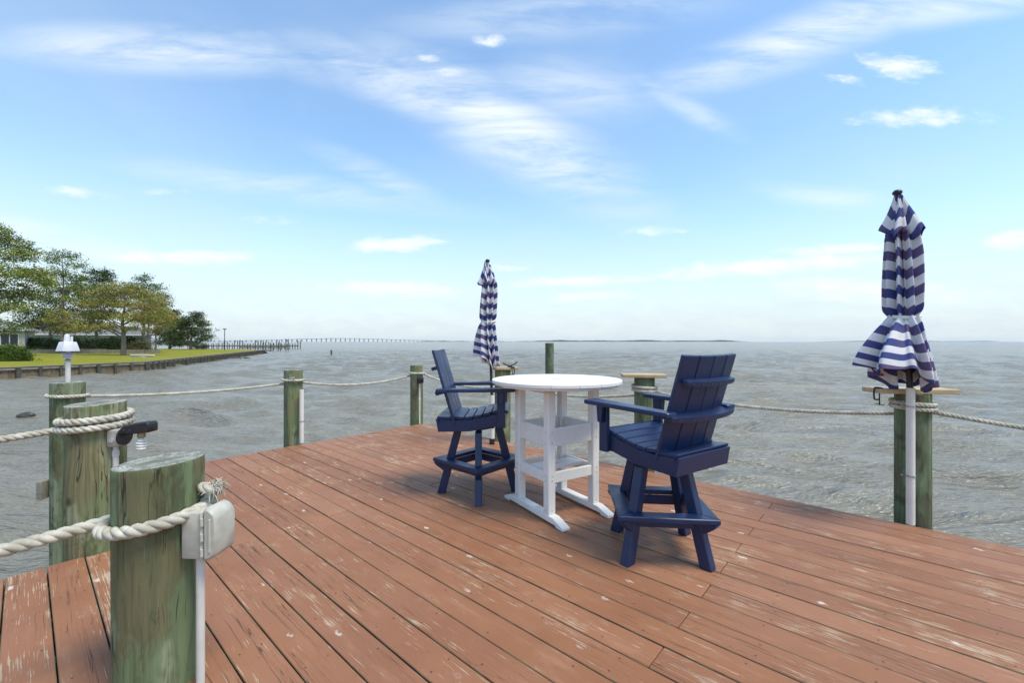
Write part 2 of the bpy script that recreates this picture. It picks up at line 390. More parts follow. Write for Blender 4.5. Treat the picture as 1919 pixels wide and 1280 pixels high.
def water_material():
    m, t, b = mat('choppy_bay_water'); geo = t.add('ShaderNodeNewGeometry'); W = geo.outputs['Position']
    mp = t.add('ShaderNodeMapping', {'Vector': W}); mp.inputs['Rotation'].default_value = (0, 0, R(-12)); mp.inputs['Scale'].default_value = (.36, 1.3, 1)
    v = mp.outputs[0]
    r0 = t.noise(v, .07, 4, .6, .3); r1 = t.noise(v, 6.5, 4, .6, .3); r2 = t.noise(v, 1.7, 5, .6, .3); r3 = t.noise(v, .42, 6, .68, .3)
    murk = t.mix(t.ramp(r0, .35, .65), (.212, .20, .158), (.24, .228, .182))
    foam = t.math('MULTIPLY', t.ramp(t.math('ADD', t.math('MULTIPLY', r2, .6), t.math('MULTIPLY', r3, .5)), .71, .76), t.ramp(r1, .42, .62))
    t.put(b.inputs['Base Color'], t.mix(t.math('MULTIPLY', foam, .5), murk, (.55, .55, .53)))
    t.put(b.inputs['Roughness'], t.math('ADD', .2, t.math('MULTIPLY', foam, .4)))
    b.inputs['IOR'].default_value = 1.333; b.inputs['Specular IOR Level'].default_value = .46
    h = t.math('ADD', t.math('ADD', t.math('MULTIPLY', r1, .085), t.math('MULTIPLY', r2, .38)), t.math('ADD', t.math('MULTIPLY', r3, 2.4), t.math('MULTIPLY', r0, 5.)))
    t.put(b.inputs['Normal'], t.bump(h, .9, .42))
    return m

def leaf_material(name):
    m, t, b = mat(name); at = t.add('ShaderNodeAttribute', attribute_name='tint'); tc = t.add('ShaderNodeTexCoord')
    n = t.noise(tc.outputs['Object'], 1.4, 3)
    t.put(b.inputs['Base Color'], t.mix(t.ramp(n, .3, .7, 0, .35), at.outputs['Color'], t.mix(.5, at.outputs['Color'], (.03, .045, .012))))
    b.inputs['Roughness'].default_value = .7; b.inputs['Specular IOR Level'].default_value = .2
    return m

M = {}
M['deck'] = deck_material()
M['pile_a'] = pile_material('green_treated_pile', (.155, .205, .105), (.15, .14, .072), (.27, .31, .20), 1.3)
M['pile_b'] = pile_material('brown_green_treated_pile', (.175, .215, .105), (.21, .19, .10), (.33, .33, .21), 5.1)
M['pile_c'] = pile_material('dark_green_treated_pile', (.125, .175, .09), (.135, .12, .07), (.20, .24, .15), 9.4)
M['rope'] = rope_material()
M['navy'] = hdpe('navy_plastic_lumber', (.0095, .024, .080), .38)
M['white'] = hdpe('white_plastic_lumber', (.82, .80, .76), .45)
M['canvas'] = stripe_material()
M['black'] = plain('black_metal', (.018, .018, .02), .42, 0, .3)
M['steel'] = plain('galvanised_steel', (.45, .46, .47), .4, .8, .2)
M['bolt'] = plain('screw_head', (.10, .11, .15), .35, .6)
M['pvc'] = plain('white_pvc_pipe', (.72, .69, .62), .4, 0, .06, 8.)
M['conduit'] = plain('grey_white_conduit', (.60, .58, .53), .45, 0, .08, 9.)
M['greybox'] = plain('weathered_beige_plastic', (.47, .46, .39), .5, 0, .1, 18., .2, 90.)
M['oldbox'] = plain('stained_grey_metal', (.40, .38, .33), .55, .1, .3, 25.)
M['bulb'] = plain('white_glass_bulb', (.75, .74, .70), .2, 0, .03)
M['brass'] = plain('dull_brass', (.35, .26, .12), .45, .6)
M['station'] = plain('white_weather_plastic', (.66, .66, .69), .45, 0, .06, 12.)
M['newboard'] = wood_material('fresh_pine_board', (.46, .34, .19), (.56, .43, .26))
M['joist'] = wood_material('dark_wet_joist', (.09, .075, .05), (.13, .105, .07))
M['fascia'] = M['deck']
M['water'] = water_material()
M['leaf'] = leaf_material('foliage')
M['bark'] = wood_material('grey_pine_bark', (.15, .12, .095), (.22, .18, .145), 2)
M['greywood'] = wood_material('weathered_grey_wood', (.19, .17, .13), (.28, .25, .19))
M['sheet'] = wood_material('stained_bulkhead_sheeting', (.13, .10, .06), (.22, .17, .10), 2)
M['darkpost'] = wood_material('wet_dark_post', (.055, .05, .04), (.10, .088, .065), 2)
M['siding'] = plain('pale_siding', (.45, .41, .36), .7, 0, .08)
M['bluesiding'] = plain('pale_blue_siding', (.34, .42, .46), .7, 0, .08)
M['shingle'] = plain('green_grey_shingle', (.20, .23, .19), .85, 0, .2, 3.)
M['brownroof'] = plain('brown_roof', (.14, .075, .06), .85, 0, .2, 3.)
M['greyroof'] = plain('grey_shingle', (.17, .175, .175), .85, 0, .2, 3.)
M['trim'] = plain('white_trim', (.66, .66, .66), .5)
M['glass'] = plain('dark_window_glass', (.02, .025, .03), .08, 0, .2)
M['rock'] = plain('wet_dark_rock', (.06, .05, .042), .4, 0, .3, 8., .5, 20.)
M['concrete'] = plain('far_concrete', (.34, .35, .36), .8)
M['farland'] = plain('far_wooded_shore', (.05, .07, .05), .95, 0, .3, .02)

# ------------------------------------------------------------------ the deck frame: s across the boards, t along them
Vd = Vector((-.749, .663, 0)).normalized(); Ud = Vector((Vd.y, -Vd.x, 0))
def ST(s, t, z=0.): return Ud * s + Vd * t + Vector((0, 0, z))
DECK_ANG = math.atan2(Vd.y, Vd.x)
PITCH, S1, T1 = .166, 4.407, 5.94
JOG_S, JOG_T = .423, 3.89
WZ = -1.2                                              # water level

# ------------------------------------------------------------------ water
def build_water():
    front = np.linspace(R(-68), R(68), 620); back = np.linspace(R(68), R(292), 90)[1:-1]
    az = np.concatenate([front, back]); na = len(az)
    rr = np.concatenate([np.linspace(.4, 3, 14)[:-1], np.geomspace(3, 220, 540), np.geomspace(220, 6500, 70)[1:]]); nr = len(rr)
    X = rr[:, None] * np.sin(az)[None, :]; Y = rr[:, None] * np.cos(az)[None, :]
    dr = np.gradient(rr)[:, None] * np.ones_like(X)
    g = np.random.default_rng(21)
    x, y, z = X.copy(), Y.copy(), np.zeros_like(X)
    for i in range(110):
        lam = float(np.exp(g.uniform(np.log(.17), np.log(3.4))))
        th = R(-102) + g.normal(0, .34)
        k = 2 * PI / lam; dx, dy = math.cos(th), math.sin(th)
        amp = .0086 * lam ** .92 * (1.35 if lam > 1.2 else 1.0) * g.uniform(.6, 1.2)
        ph = g.uniform(0, 2 * PI)
        fade = np.clip((lam / (dr * 2.2)) - .6, 0, 1) * np.clip(1.3 - np.hypot(X, Y) / (lam * 330), 0, 1)
        grp = .65 + .35 * np.sin(.21 * k * (X * dy - Y * dx) + ph * 3) * np.sin(.13 * k * (X * dx + Y * dy) + ph * 5)
        a = amp * fade * grp; q = k * (dx * X + dy * Y) + ph
        z += a * np.cos(q); x -= .6 * dx * a * np.sin(q); y -= .6 * dy * a * np.sin(q)
    V = np.stack([x, y, z + WZ], -1).reshape(-1, 3)
    i = np.arange(nr - 1)[:, None] * na; j = np.arange(na)[None, :]; j2 = (j + 1) % na
    Q = np.stack([i + j, i + na + j, i + na + j2, i + j2], -1).reshape(-1, 4)
    me = arr_mesh('water', V, Q, True)
    o = link('water', me, M['water']); tag(o, kind='structure')
build_water()
# sea bed below, so that the water sheet is not seen from under
bm = bmesh.new(); bmesh.ops.create_circle(bm, cap_ends=True, radius=6500, segments=64)
sb = link('sea_bed', to_mesh(bm, 'bed'), M['rock'], loc=(0, 0, WZ - .8)); tag(sb, kind='structure')

# ------------------------------------------------------------------ deck
deck = empty('deck', (0, 0, 0)); tag(deck, kind='structure')
BW = PITCH - .0055
def board_mesh(length):
    n = 10; bm = bmesh.new()
    box_bm(bm, (0, 0, -.019), (length, BW, .038), None, .0035, 1)
    return to_mesh(bm, 'board')
board_cache = {}
def add_board(s_c, t0, t1, dz=0., tw=0.):
    L = round(t1 - t0 - .004, 3)
    if L not in board_cache: board_cache[L] = board_mesh(L)
    o = link('board', board_cache[L], M['deck'], deck)
    p = ST(s_c, (t0 + t1) / 2, dz)
    o.location = p; o.rotation_euler = (tw, 0, DECK_ANG)
    return o
nb = 0
for k in range(0, 46):
    sc_ = S1 - PITCH * (k + .5)
    tend = T1 if sc_ > JOG_S else JOG_T
    tend += random.uniform(-.012, .012)
    jt = .78 if k % 2 == 1 else 3.34
    tstart = -3.6
    if jt < tend - .8:
        add_board(sc_, tstart, jt, random.uniform(-.002, .002), random.uniform(-.006, .006))
        add_board(sc_, jt, tend, random.uniform(-.002, .002), random.uniform(-.006, .006))
    else:
        add_board(sc_, tstart, tend, random.uniform(-.002, .002), random.uniform(-.006, .006))
SL = S1 - PITCH * 46
# joists and rim under the boards
jm = {}
def add_joist(s0, s1, t, name='joist'):
    L = round(s1 - s0, 3)
    if L not in jm: jm[L] = box_me((0, 0, 0), (.045, L, .19), None, .003)
    o = link(name, jm[L], M['joist'], deck); o.location = ST((s0 + s1) / 2, t, -.136); o.rotation_euler = (0, 0, DECK_ANG)
for i in range(23):
    t = -3.5 + i * .42
    add_joist(SL + .05 if t < JOG_T - .1 else JOG_S + .05, S1 - .06, t)
def rim(a, b):
    d = b - a; me = box_me((0, 0, 0), (d.length, .04, .2), None, .003)
    o = link('rim_board', me, M['joist'], deck); o.location = (a + b) / 2 + Vector((0, 0, -.141)); o.rotation_euler = (0, 0, math.atan2(d.y, d.x))
rim(ST(S1 - .03, -3.6), ST(S1 - .03, T1 - .03)); rim(ST(JOG_S + .03, T1 - .03), ST(S1 - .06, T1 - .03))
rim(ST(JOG_S + .03, JOG_T - .03), ST(JOG_S + .03, T1 - .06)); rim(ST(SL, JOG_T - .03), ST(JOG_S, JOG_T - .03))

# ------------------------------------------------------------------ piles
def pile_mesh(rad, h, below, seed, tilt=(0, 0), seg=56, square=0.):
    g = random.Random(seed); prof = []
    zs = [-below, -below * .5, 0, h * .3, h * .6, h * .85, h - .03, h - .008, h, h]
    ph = [g.uniform(0, 6.28) for _ in range(4)]
    bm = bmesh.new(); rings = []
    for i, z in enumerate(zs):
        k = 1.0 if i < 7 else (1.0, .985, .82)[i - 7]
        ring = []
        for a in range(seg):
            th = 2 * PI * a / seg
            rr = rad * k * (1 + .012 * math.sin(2 * th + ph[0]) + .008 * math.sin(3 * th + ph[1]) + .004 * math.sin(9 * th + ph[2]) + .006 * math.sin(z * 5 + ph[3]))
            if square:
                c, s_ = abs(math.cos(th)), abs(math.sin(th)); sq = 1 / max(c, s_)
                rr = rr * (1 - square) + rad * k * min(sq, 1.32) * square
            x, y = rr * math.cos(th), rr * math.sin(th)
            zz = z + (tilt[0] * x + tilt[1] * y if i >= 6 else 0)
            if i == 9: zz += .004 * math.sin(5 * th + ph[1])
            ring.append(bm.verts.new((x, y, zz)))
        rings.append(ring)
    for a_, b_ in zip(rings[:-1], rings[1:]):
        for i in range(seg):
            j = (i + 1) % seg; bm.faces.new((a_[i], a_[j], b_[j], b_[i]))
    last = rings[-1]
    for k in (.55, .25):
        nr_ = [bm.verts.new((v.co.x * k / .82, v.co.y * k / .82, h + tilt[0] * v.co.x * k / .82 + tilt[1] * v.co.y * k / .82 + g.uniform(-.002, .002))) for v in rings[-1]]
        for i in range(seg):
            j = (i + 1) % seg; bm.faces.new((last[i], last[j], nr_[j], nr_[i]))
        last = nr_
    c = bm.verts.new((0, 0, h - .002))
    for i in range(seg): bm.faces.new((last[i], last[(i + 1) % seg], c))
    return to_mesh(bm, 'pile', 50)
PILES = {}
def pile(key, x, y, rad, h, material, label, seed, tilt=(0, 0), group='mooring piles around the deck', below=2.0, square=0.):
    o = link('mooring_pile', pile_mesh(rad, h, below, seed, tilt, square=square), material, None, (x, y, 0), (0, 0, seed * 1.7))
    tag(o, label, 'piling', group); PILES[key] = (x, y, rad, h)
    return o
pile('front', -1.452, 1.78, .152, .888, M['pile_a'], 'thick green round piling nearest the camera with grey outlet box on its side', 3, (.03, .06))
pile('two', -2.795, 2.90, .155, .965, M['pile_b'], 'brownish green round piling with double rope wrap and a black floodlight', 4, (.05, .02))
pile('three', -4.30, 4.18, .124, .985, M['pile_a'], 'green round piling carrying the white weather station', 5)
pile('four', -3.03, 5.98, .104, .985, M['pile_b'], 'olive piling with white half pipe at the far left deck edge', 6, square=.8)
pile('five', -1.63, 7.38, .108, .975, M['pile_b'], 'olive round piling at the far corner of the deck with small black floodlight', 7)
pile('umb_a', -.13, 6.03, .11, .985, M['pile_b'], 'olive piling with tan board on top behind the left umbrella pole', 8)
pile('mid', 1.455, 4.74, .108, .985, M['pile_c'], 'dark green piling with tan board on top behind the right chair', 9)
pile('umb_b', 3.155, 3.40, .112, .972, M['pile_c'], 'dark green round piling behind the right umbrella pipe', 10)
pile('far', 1.13, 13.0, .128, 1.335, M['pile_c'], 'tall lone olive piling standing in the water behind the white table', 11)
# piles just out of frame that the ropes run on to
pile('off_left', -4.30, .95, .18, .95, M['pile_a'], 'piling beside the walkway that the double wrapped rope runs to, left of the frame', 12)
pile('off_near', -2.75, .22, .18, .87, M['pile_a'], 'piling that the nearest rope runs to, beyond the lower left of the frame', 13)
pile('off_right', 4.86, 2.02, .15, .97, M['pile_c'], 'piling beyond the right frame edge that the last rope runs to', 14)

# ------------------------------------------------------------------ ropes
def rope_mesh(P, r=.0165, pitch=.085, sides=7, fuzz=0.):
    """three twisted strands along path P"""
    P = np.asarray(P, float); seg = np.linalg.norm(np.diff(P, axis=0), axis=1); s = np.concatenate([[0], np.cumsum(seg)])
    n = max(8, int(s[-1] / (pitch / 11)))
    si = np.linspace(0, s[-1], n); Pn = np.stack([np.interp(si, s, P[:, k]) for k in range(3)], -1)
    T, N, B = frames(Pn); lst = []
    for k in range(3):
        a = si / pitch * 2 * PI + k * 2 * PI / 3
        C = Pn + r * .52 * (np.cos(a)[:, None] * N + np.sin(a)[:, None] * B)
        rad = np.full(n, r * .56); rad[0] *= .6; rad[-1] *= .6
        lst.append((C, rad, sides + (sides % 2)))
    return tubes_mesh('rope', lst)
def span(a, b, sag, n=60):
    a = np.array(a); b = np.array(b); t = np.linspace(0, 1, n)[:, None]
    p = a + (b - a) * t; p[:, 2] -= sag * 4 * (t * (1 - t))[:, 0]
    return p
def wrap(key, z0, z1, a0, a1, r=.0165, n=90, tilt=(0., 0.)):
    x, y, rad, h = PILES[key]; rad = rad * 1.0 + r * 1.02
    if key == 'four': rad *= 1.13
    a = np.linspace(a0, a1, n); t = np.linspace(0, 1, n)
    ox, oy = rad * np.cos(a), rad * np.sin(a)
    return np.stack([x + ox, y + oy, z0 + (z1 - z0) * t + tilt[0] * ox + tilt[1] * oy], -1)
def tangent(key1, key2, side):
    """angle on pile key1 where a line to key2 leaves its flank"""
    x1, y1 = PILES[key1][:2]; x2, y2 = PILES[key2][:2]
    return math.atan2(y2 - y1, x2 - x1) + side * PI / 2
def rope(label, path, r=.0165, pitch=.085, sides=7, cat='rope'):
    o = link('rope', rope_mesh(path, r, pitch, sides), M['rope']); tag(o, label, cat, 'ropes strung between the pilings'); return o
def run(k1, k2, z1, z2, sag, label, turns=1.0, s1=1, s2=1, r=.0165, dz=.036, back=.6, **kw):
    a = tangent(k1, k2, s1); b = tangent(k2, k1, -s2)
    w = wrap(k1, z1 + dz * turns, z1, a - s1 * 2 * PI * turns, a, r, int(90 * turns) + 12)
    w2 = wrap(k2, z2, z2 - .004, b, b - s2 * back, r, 24)
    mid = span(w[-1], w2[0], sag)
    return rope(label, np.vstack([w, mid[1:-1], w2]), r, **kw)
run('three', 'four', .838, .795, .045, 'pale rope from the weather station piling to the half pipe piling', 1.0, 1, 1)
run('four', 'five', .83, .80, .11, 'pale sagging rope between the two far left edge pilings', 1.0, 1, 1)
run('five', 'umb_a', .83, .74, .10, 'pale rope passing behind the left chair from the far corner piling', 1.0, 1, 1)
run('umb_a', 'mid', .78, .80, .10, 'pale rope passing behind the table toward the middle piling', 1.0, 1, 1)
run('mid', 'umb_b', .83, .80, .075, 'pale rope between the middle piling and the right umbrella piling', 2.0, 1, 1)
run('umb_b', 'off_right', .845, .80, .10, 'pale rope leaving the right umbrella piling toward the right frame edge', 2.0, 1, 1)
run('two', 'off_left', .80, .74, .04, 'thick pale rope wrapped twice round the brownish piling and running off left', 2.0, -1, -1, .022, .05, pitch=.11, sides=9)
# nearest rope: one loop with a spliced eye and a frayed knot end
x, y, rad, h = PILES['front']
a = tangent('front', 'off_near', -1)
wf = wrap('front', .70, .655, a + 2 * PI * 1.06, a, .024, 110, (.09, .02))
b_ = tangent('off_near', 'front', 1)
wf2 = wrap('off_near', .60, .59, b_, b_ + .6, .024, 20)
rope('thick pale rope looped round the nearest piling and running off left', np.vstack([wf, span(wf[-1], wf2[0], .03)[1:-1], wf2]), .024, .12, 9)
# frayed end behind the nearest piling's right flank
fr = empty('frayed_rope_end', (x + rad + .03, y + .03, .735)); tag(fr, 'frayed whitish rope end knotted behind the nearest piling', 'rope end')
lst = []
kn = bez([(-.03, .0, -.03), (.0, .03, .0), (.03, .01, .02), (.02, -.03, .035), (-.015, -.02, .04), (-.02, .015, .03), (.015, .02, .03), (.04, .0, .035)], 60)
link('knot', rope_mesh(kn, .019, .09, 8), M['rope'], fr)
g = random.Random(5)
for i in range(70):
    p0 = Vector((.02 + g.uniform(-.025, .025), g.uniform(-.03, .03), .035 + g.uniform(-.02, .025)))
    d = Vector((g.uniform(-.2, 1), g.uniform(-.7, .7), g.uniform(-.5, .9))).normalized() * g.uniform(.02, .05)
    lst.append((bez([p0, p0 + d * .6, p0 + d + Vector((0, 0, -g.uniform(.005, .03)))], 5), .0016, 4))
link('fibres', tubes_mesh('fibres', lst), M['rope'], fr)['kind'] = 'stuff'

# ------------------------------------------------------------------ chairs
CH = {}
def chair_meshes():
    # seat frame coordinates: +x forward, y lateral, z up
    W2 = .29                                         # half distance between arm centres
    nv = M['navy']
    # side rail, profile in x-z
    prof = [(-.325, .655), (-.305, .60), (-.05, .605), (.16, .645), (.252, .645), (.252, .755), (.20, .765), (.09, .735), (-.06, .705), (-.18, .70), (-.315, .712)]
    CH['side_rail'] = [(prism_me(prof, 'y', s * .245 - .016, s * .245 + .016, .004), (0, 0, 0)) for s in (-1, 1)]
    # seat slats follow the dipped top of the rails
    xs = [(-.225, -.110, .714, .703), (-.10, -.03, .704, .712), (-.02, .05, .714, .728), (.06, .13, .731, .750), (.14, .21, .753, .771), (.22, .278, .774, .757)]
    CH['seat_slat'] = []
    for (x0, x1, z0, z1) in xs:
        pr = [(x0, z0), (x1, z1), (x1 + .0, z1 + .024), (x0, z0 + .024)]
        CH['seat_slat'].append((prism_me(pr, 'y', -.262, .262, .005), (0, 0, 0)))
    # back: four upright slats set on a shallow curve, reclined
    tilt = R(16.5); H = .66; base = Vector((-.205, 0, .665))
    CH['back_slat'] = []
    for i, (y0, y1) in enumerate([(-.268, -.138), (-.132, -.002), (.002, .132), (.138, .268)]):
        yc = (y0 + y1) / 2; ang = yc * .75; off = -.33 * yc * yc * -1.0
        bm = bmesh.new(); box_bm(bm, (0, 0, H / 2), (.024, y1 - y0, H), None, .004)
        Mx = Matrix.Translation(base) @ Matrix.Rotation(-tilt, 4, 'Y') @ Matrix.Translation((off, yc, 0)) @ Matrix.Rotation(-ang * .9, 4, 'Z') 
        bmesh.ops.transform(bm, matrix=Mx, verts=bm.verts[:])
        CH['back_slat'].append((to_mesh(bm, 'back_slat'), (0, 0, 0)))
    # curved battens behind the back
    def batten(hh, half, depth, th):
        bm = bmesh.new(); pts_f, pts_b = [], []
        for k in range(13):
            yy = -half + 2 * half * k / 12
            cx = .33 * yy * yy
            pts_f.append((cx - .0135, yy)); pts_b.append((cx * .55 - .0135 - depth * (1 - .25 * (yy / half) ** 2), yy))
        poly = pts_f + pts_b[::-1]
        prism_bm(bm, poly, 'z', hh - th / 2, hh + th / 2, 0)
        es = [e for e in bm.edges if abs(e.verts[0].co.z - e.verts[1].co.z) < 1e-6 and len(e.link_faces) == 2]
        bmesh.ops.bevel(bm, geom=es, offset=.004, segments=1, affect='EDGES')
        Mx = Matrix.Translation(base) @ Matrix.Rotation(-tilt, 4, 'Y')
        bmesh.ops.transform(bm, matrix=Mx, verts=bm.verts[:])
        return to_mesh(bm, 'batten')
    CH['back_batten'] = [(batten(.505, .235, .05, .03), (0, 0, 0)), (batten(.295, .315, .075, .034), (0, 0, 0))]
    # screws along the battens
    CH['screw'] = []
    for hh, half, dep in ((.505, .2, .05), (.295, .25, .075)):
        for k in range(6):
            yy = -half + 2 * half * k / 5
            q = Matrix.Translation(base) @ Matrix.Rotation(-tilt, 4, 'Y') @ Vector((.33 * yy * yy * .55 - .0135 - dep * (1 - .25 * (yy / (half * 1.2)) ** 2) - .0005, yy, hh))
            CH['screw'].append((None, q))
    # arms: long boards, slightly wider at the front, rounded rear
    def arm(s):
        out = [(-.335, -.03), (-.325, -.045), (-.1, -.05), (.2, -.062), (.325, -.064), (.337, -.05), (.337, .05), (.325, .062), (.2, .058), (-.1, .05), (-.325, .045), (-.335, .03)]
        bm = bmesh.new(); prism_bm(bm, [(p[0], p[1] * 1. + s * (W2 + .012)) for p in out], 'z', .955, .983, .005)
        # arms drop a little to the rear
        for v in bm.verts: v.co.z += (v.co.x - .3) * .012
        return to_mesh(bm, 'arm')
    CH['arm'] = [(arm(s), (0, 0, 0)) for s in (-1, 1)]
    CH['arm_post'] = [(box_me((.218, s * .278, .80), (.07, .034, .318), None, .004), (0, 0, 0)) for s in (-1, 1)]
    CH['arm_bracket'] = [(prism_me([(.19, .9535), (.247, .9535), (.236, .84), (.202, .84)], 'y', s * .296, s * .296 + s * .032, .003), (0, 0, 0)) for s in (-1, 1)]
    # rear: sloped deck behind the back and the rear apron
    rp = [(-.33, .710), (-.205, .705), (-.205, .727), (-.337, .734)]
    CH['rear_board'] = [(prism_me(rp, 'y', -.264, .264, .005), (0, 0, 0))]
    ra = [(-.347, .716), (-.326, .710), (-.306, .600), (-.326, .600)]
    CH['rear_apron'] = [(prism_me(ra, 'y', -.264, .264, .004), (0, 0, 0))]
    CH['front_apron'] = [(box_me((.238, 0, .70), (.024, .455, .10), None, .004), (0, 0, 0))]
    CH['swivel_plate'] = [(box_me((0, 0, .618), (.30, .30, .022), None, .004), (0, 0, 0)), (lathe_me([(.11, .585), (.11, .607)], 32), (0, 0, 0))]
    # base (turns on its own): four splayed legs on the diagonals, flat foot-rest ring, gussets
    CH['leg'], CH['foot_gusset'], CH['foot_rail'] = [], [], []
    bmL = bmesh.new()
    r_top, r_bot, zt = .185, .338, .585
    hw = .03
    prof = [(r_bot - .038, 0), (r_bot + .038, 0), (r_top + .036, zt), (r_top - .036, zt)]
    CH['_leg'] = prism_me(prof, 'y', -hw, hw, .004)
    def rl(z): return r_bot + (r_top - r_bot) * z / zt
    zr = .318; rc = .418
    gp = [(rl(zr - .034) + .034, zr - .034), (rc - .012, zr - .034), (rc - .03, zr - .06), (rl(.20) + .034, .205)]
    CH['_gusset'] = prism_me(gp, 'y', -.026, .026, .003)
    # one mitred side of the ring, outer corners at radius rc on the diagonals
    o_ = rc / math.sqrt(2); w = .092; i_ = o_ - w
    CH['_rail'] = prism_me([(-o_, -o_), (o_, -o_), (i_, -i_), (-i_, -i_)], 'z', zr - .032, zr, .004)
    CH['_under'] = box_me((0, -i_ + .006, zr - .064), (2 * i_ - .05, .022, .062), None, .003)
    CH['_screw'] = lathe_me([(.0055, -.001), (.0055, .0015), (.004, .0025), (0, .0028)], 10, 40)
chair_meshes()
def make_chair(loc, ang, base_ang, label):
    root = empty('bar_chair', (loc[0], loc[1], 0), 0); tag(root, label, 'chair', 'navy swivel bar chairs at the white table')
    nv = M['navy']; rz = (0, 0, ang)
    for nm in ('side_rail', 'seat_slat', 'back_slat', 'back_batten', 'arm', 'arm_post', 'arm_bracket', 'rear_board', 'rear_apron', 'front_apron', 'swivel_plate'):
        for me, off in CH[nm]: link(nm, me, nv, root, off, rz)
    q = Euler(rz).to_matrix()
    for _, p in CH['screw']:
        o = link('screw', CH['_screw'], M['bolt'], root, q @ p, (0, R(-90 - 16.5), ang)); 
        o.rotation_euler = (Euler(rz).to_matrix() @ Euler((0, R(-106.5), 0)).to_matrix()).to_euler()
    for k in range(4):
        a = base_ang + k * PI / 2
        link('leg', CH['_leg'], nv, root, (0, 0, 0), (0, 0, a)); link('foot_gusset', CH['_gusset'], nv, root, (0, 0, 0), (0, 0, a))
        link('foot_rail', CH['_rail'], nv, root, (0, 0, 0), (0, 0, a + PI / 4)); link('foot_stretcher', CH['_under'], nv, root, (0, 0, 0), (0, 0, a + PI / 4))
    return root
make_chair((-.306, 3.97), R(-1), R(4), 'navy bar chair left of the white table, seen from its side')
make_chair((.975, 2.88), R(123.5), R(39), 'navy bar chair right of the white table, its slatted back to the camera')

# ------------------------------------------------------------------ table
TA = math.atan2(-.848, .529)          # direction of the foot rails
tb = empty('bar_table', (.369, 3.60, 0), TA); tag(tb, 'round white bar table with square open shelf box between two blue chairs', 'table')
wm = M['white']
TR = .535
def disc_plank(y0, y1, z0, z1, rad, bev):
    n = 22; pts = []
    x0 = lambda yy: math.sqrt(max(0, rad * rad - yy * yy))
    ys = [y0 + (y1 - y0) * i / n for i in range(n + 1)]
    pts = [(x0(yy), yy) for yy in ys] + [(-x0(yy), yy) for yy in ys[::-1]]
    cl = []
    for p in pts:
        if not cl or (abs(p[0] - cl[-1][0]) + abs(p[1] - cl[-1][1])) > 1e-4: cl.append(p)
    if (abs(cl[0][0] - cl[-1][0]) + abs(cl[0][1] - cl[-1][1])) < 1e-4: cl.pop()
    return prism_me(cl, 'z', z0, z1, bev)
npl = 6; pw = 2 * TR / npl
for i in range(npl):
    y0 = -TR + i * pw + (.0012 if i else 0); y1 = -TR + (i + 1) * pw - (.0012 if i < npl - 1 else 0)
    link('top_plank', disc_plank(y0, y1, 1.041, 1.068, TR, .003), wm, tb)
link('top_rim', disc_plank(-.512, .512, 1.021, 1.0405, .512, .004), wm, tb)
link('umbrella_hole_cap', lathe_me([(.036, 1.0685), (.036, 1.0705), (.03, 1.0715), (0, 1.0715)], 28), M['station'], tb)
for sx in (-1, 1): link('top_batten', box_me((sx * .2, 0, 1.007), (.075, .62, .026), None, .003), wm, tb)
LX, LY = .205, .225
leg_me = box_me((0, 0, .5265), (.068, .068, .933), None, .005)
for sx in (-1, 1):
    for sy in (-1, 1): link('leg', leg_me, wm, tb, (sx * LX, sy * LY, 0))
for z0, z1, nm in ((.572, .712, 'shelf_panel'), (.292, .374, 'stretcher')):
    mx = box_me((0, 0, (z0 + z1) / 2), (2 * LX - .069, .026, z1 - z0), None, .004)
    my = box_me((0, 0, (z0 + z1) / 2), (.026, 2 * LY - .069, z1 - z0), None, .004)
    for s_ in (-1, 1):
        link(nm, mx, wm, tb, (0, s_ * (LY + .008), 0)); link(nm, my, wm, tb, (s_ * (LX + .008), 0, 0))
link('shelf_floor', box_me((0, 0, .583), (2 * LX - .02, 2 * LY - .02, .014), None, .003), wm, tb)
# lower cross board with umbrella hole
bm = bmesh.new()
outer = [(-.08, -.205), (.08, -.205), (.08, .205), (-.08, .205)]
nseg = 24
def ringpt(a, r_): return (r_ * math.cos(a), r_ * math.sin(a))
def sqpt(a):
    c, s_ = math.cos(a), math.sin(a); k = min(.08 / max(abs(c), 1e-6), .205 / max(abs(s_), 1e-6)); return (c * k, s_ * k)
angs = sorted(set([2 * PI * i / nseg for i in range(nseg)] + [math.atan2(p[1], p[0]) % (2 * PI) for p in outer]))
rows = []
for z in (.345, .371):
    rows.append(([bm.verts.new((*ringpt(a, .032), z)) for a in angs], [bm.verts.new((*sqpt(a), z)) for a in angs]))
na = len(angs)
for i in range(na):
    j = (i + 1) % na
    (i0, o0), (i1, o1) = rows
    bm.faces.new((i0[i], i0[j], o0[j], o0[i])); bm.faces.new((i1[i], o1[i], o1[j], i1[j]))
    bm.faces.new((i0[i], i1[i], i1[j], i0[j])); bm.faces.new((o0[i], o0[j], o1[j], o1[i]))
link('umbrella_shelf', to_mesh(bm, 'shelf'), wm, tb)
# foot rails with sloped ends and relieved underside
fp = [(-.41, 0), (-.33, 0), (-.315, .014), (.315, .014), (.33, 0), (.41, 0), (.41, .022), (.285, .062), (-.285, .062), (-.41, .022)]
for s_ in (-1, 1): link('foot_rail', prism_me(fp, 'y', s_ * LY - .036, s_ * LY + .036, .004), wm, tb)
scr = lathe_me([(.005, 0), (.005, .0012), (0, .002)], 8, 40)
for sx in (-1, 1):
    for sy in (-1, 1):
        for z in (.60, .685, .315, .352, .09):
            o = link('screw', scr, M['steel'], tb, (sx * LX, sy * (LY + .0345), z)); o.rotation_euler = (R(-90 * sy), 0, 0)
            o = link('screw', scr, M['steel'], tb, (sx * (LX + .0345), sy * LY, z)); o.rotation_euler = (0, R(90 * sx), 0)

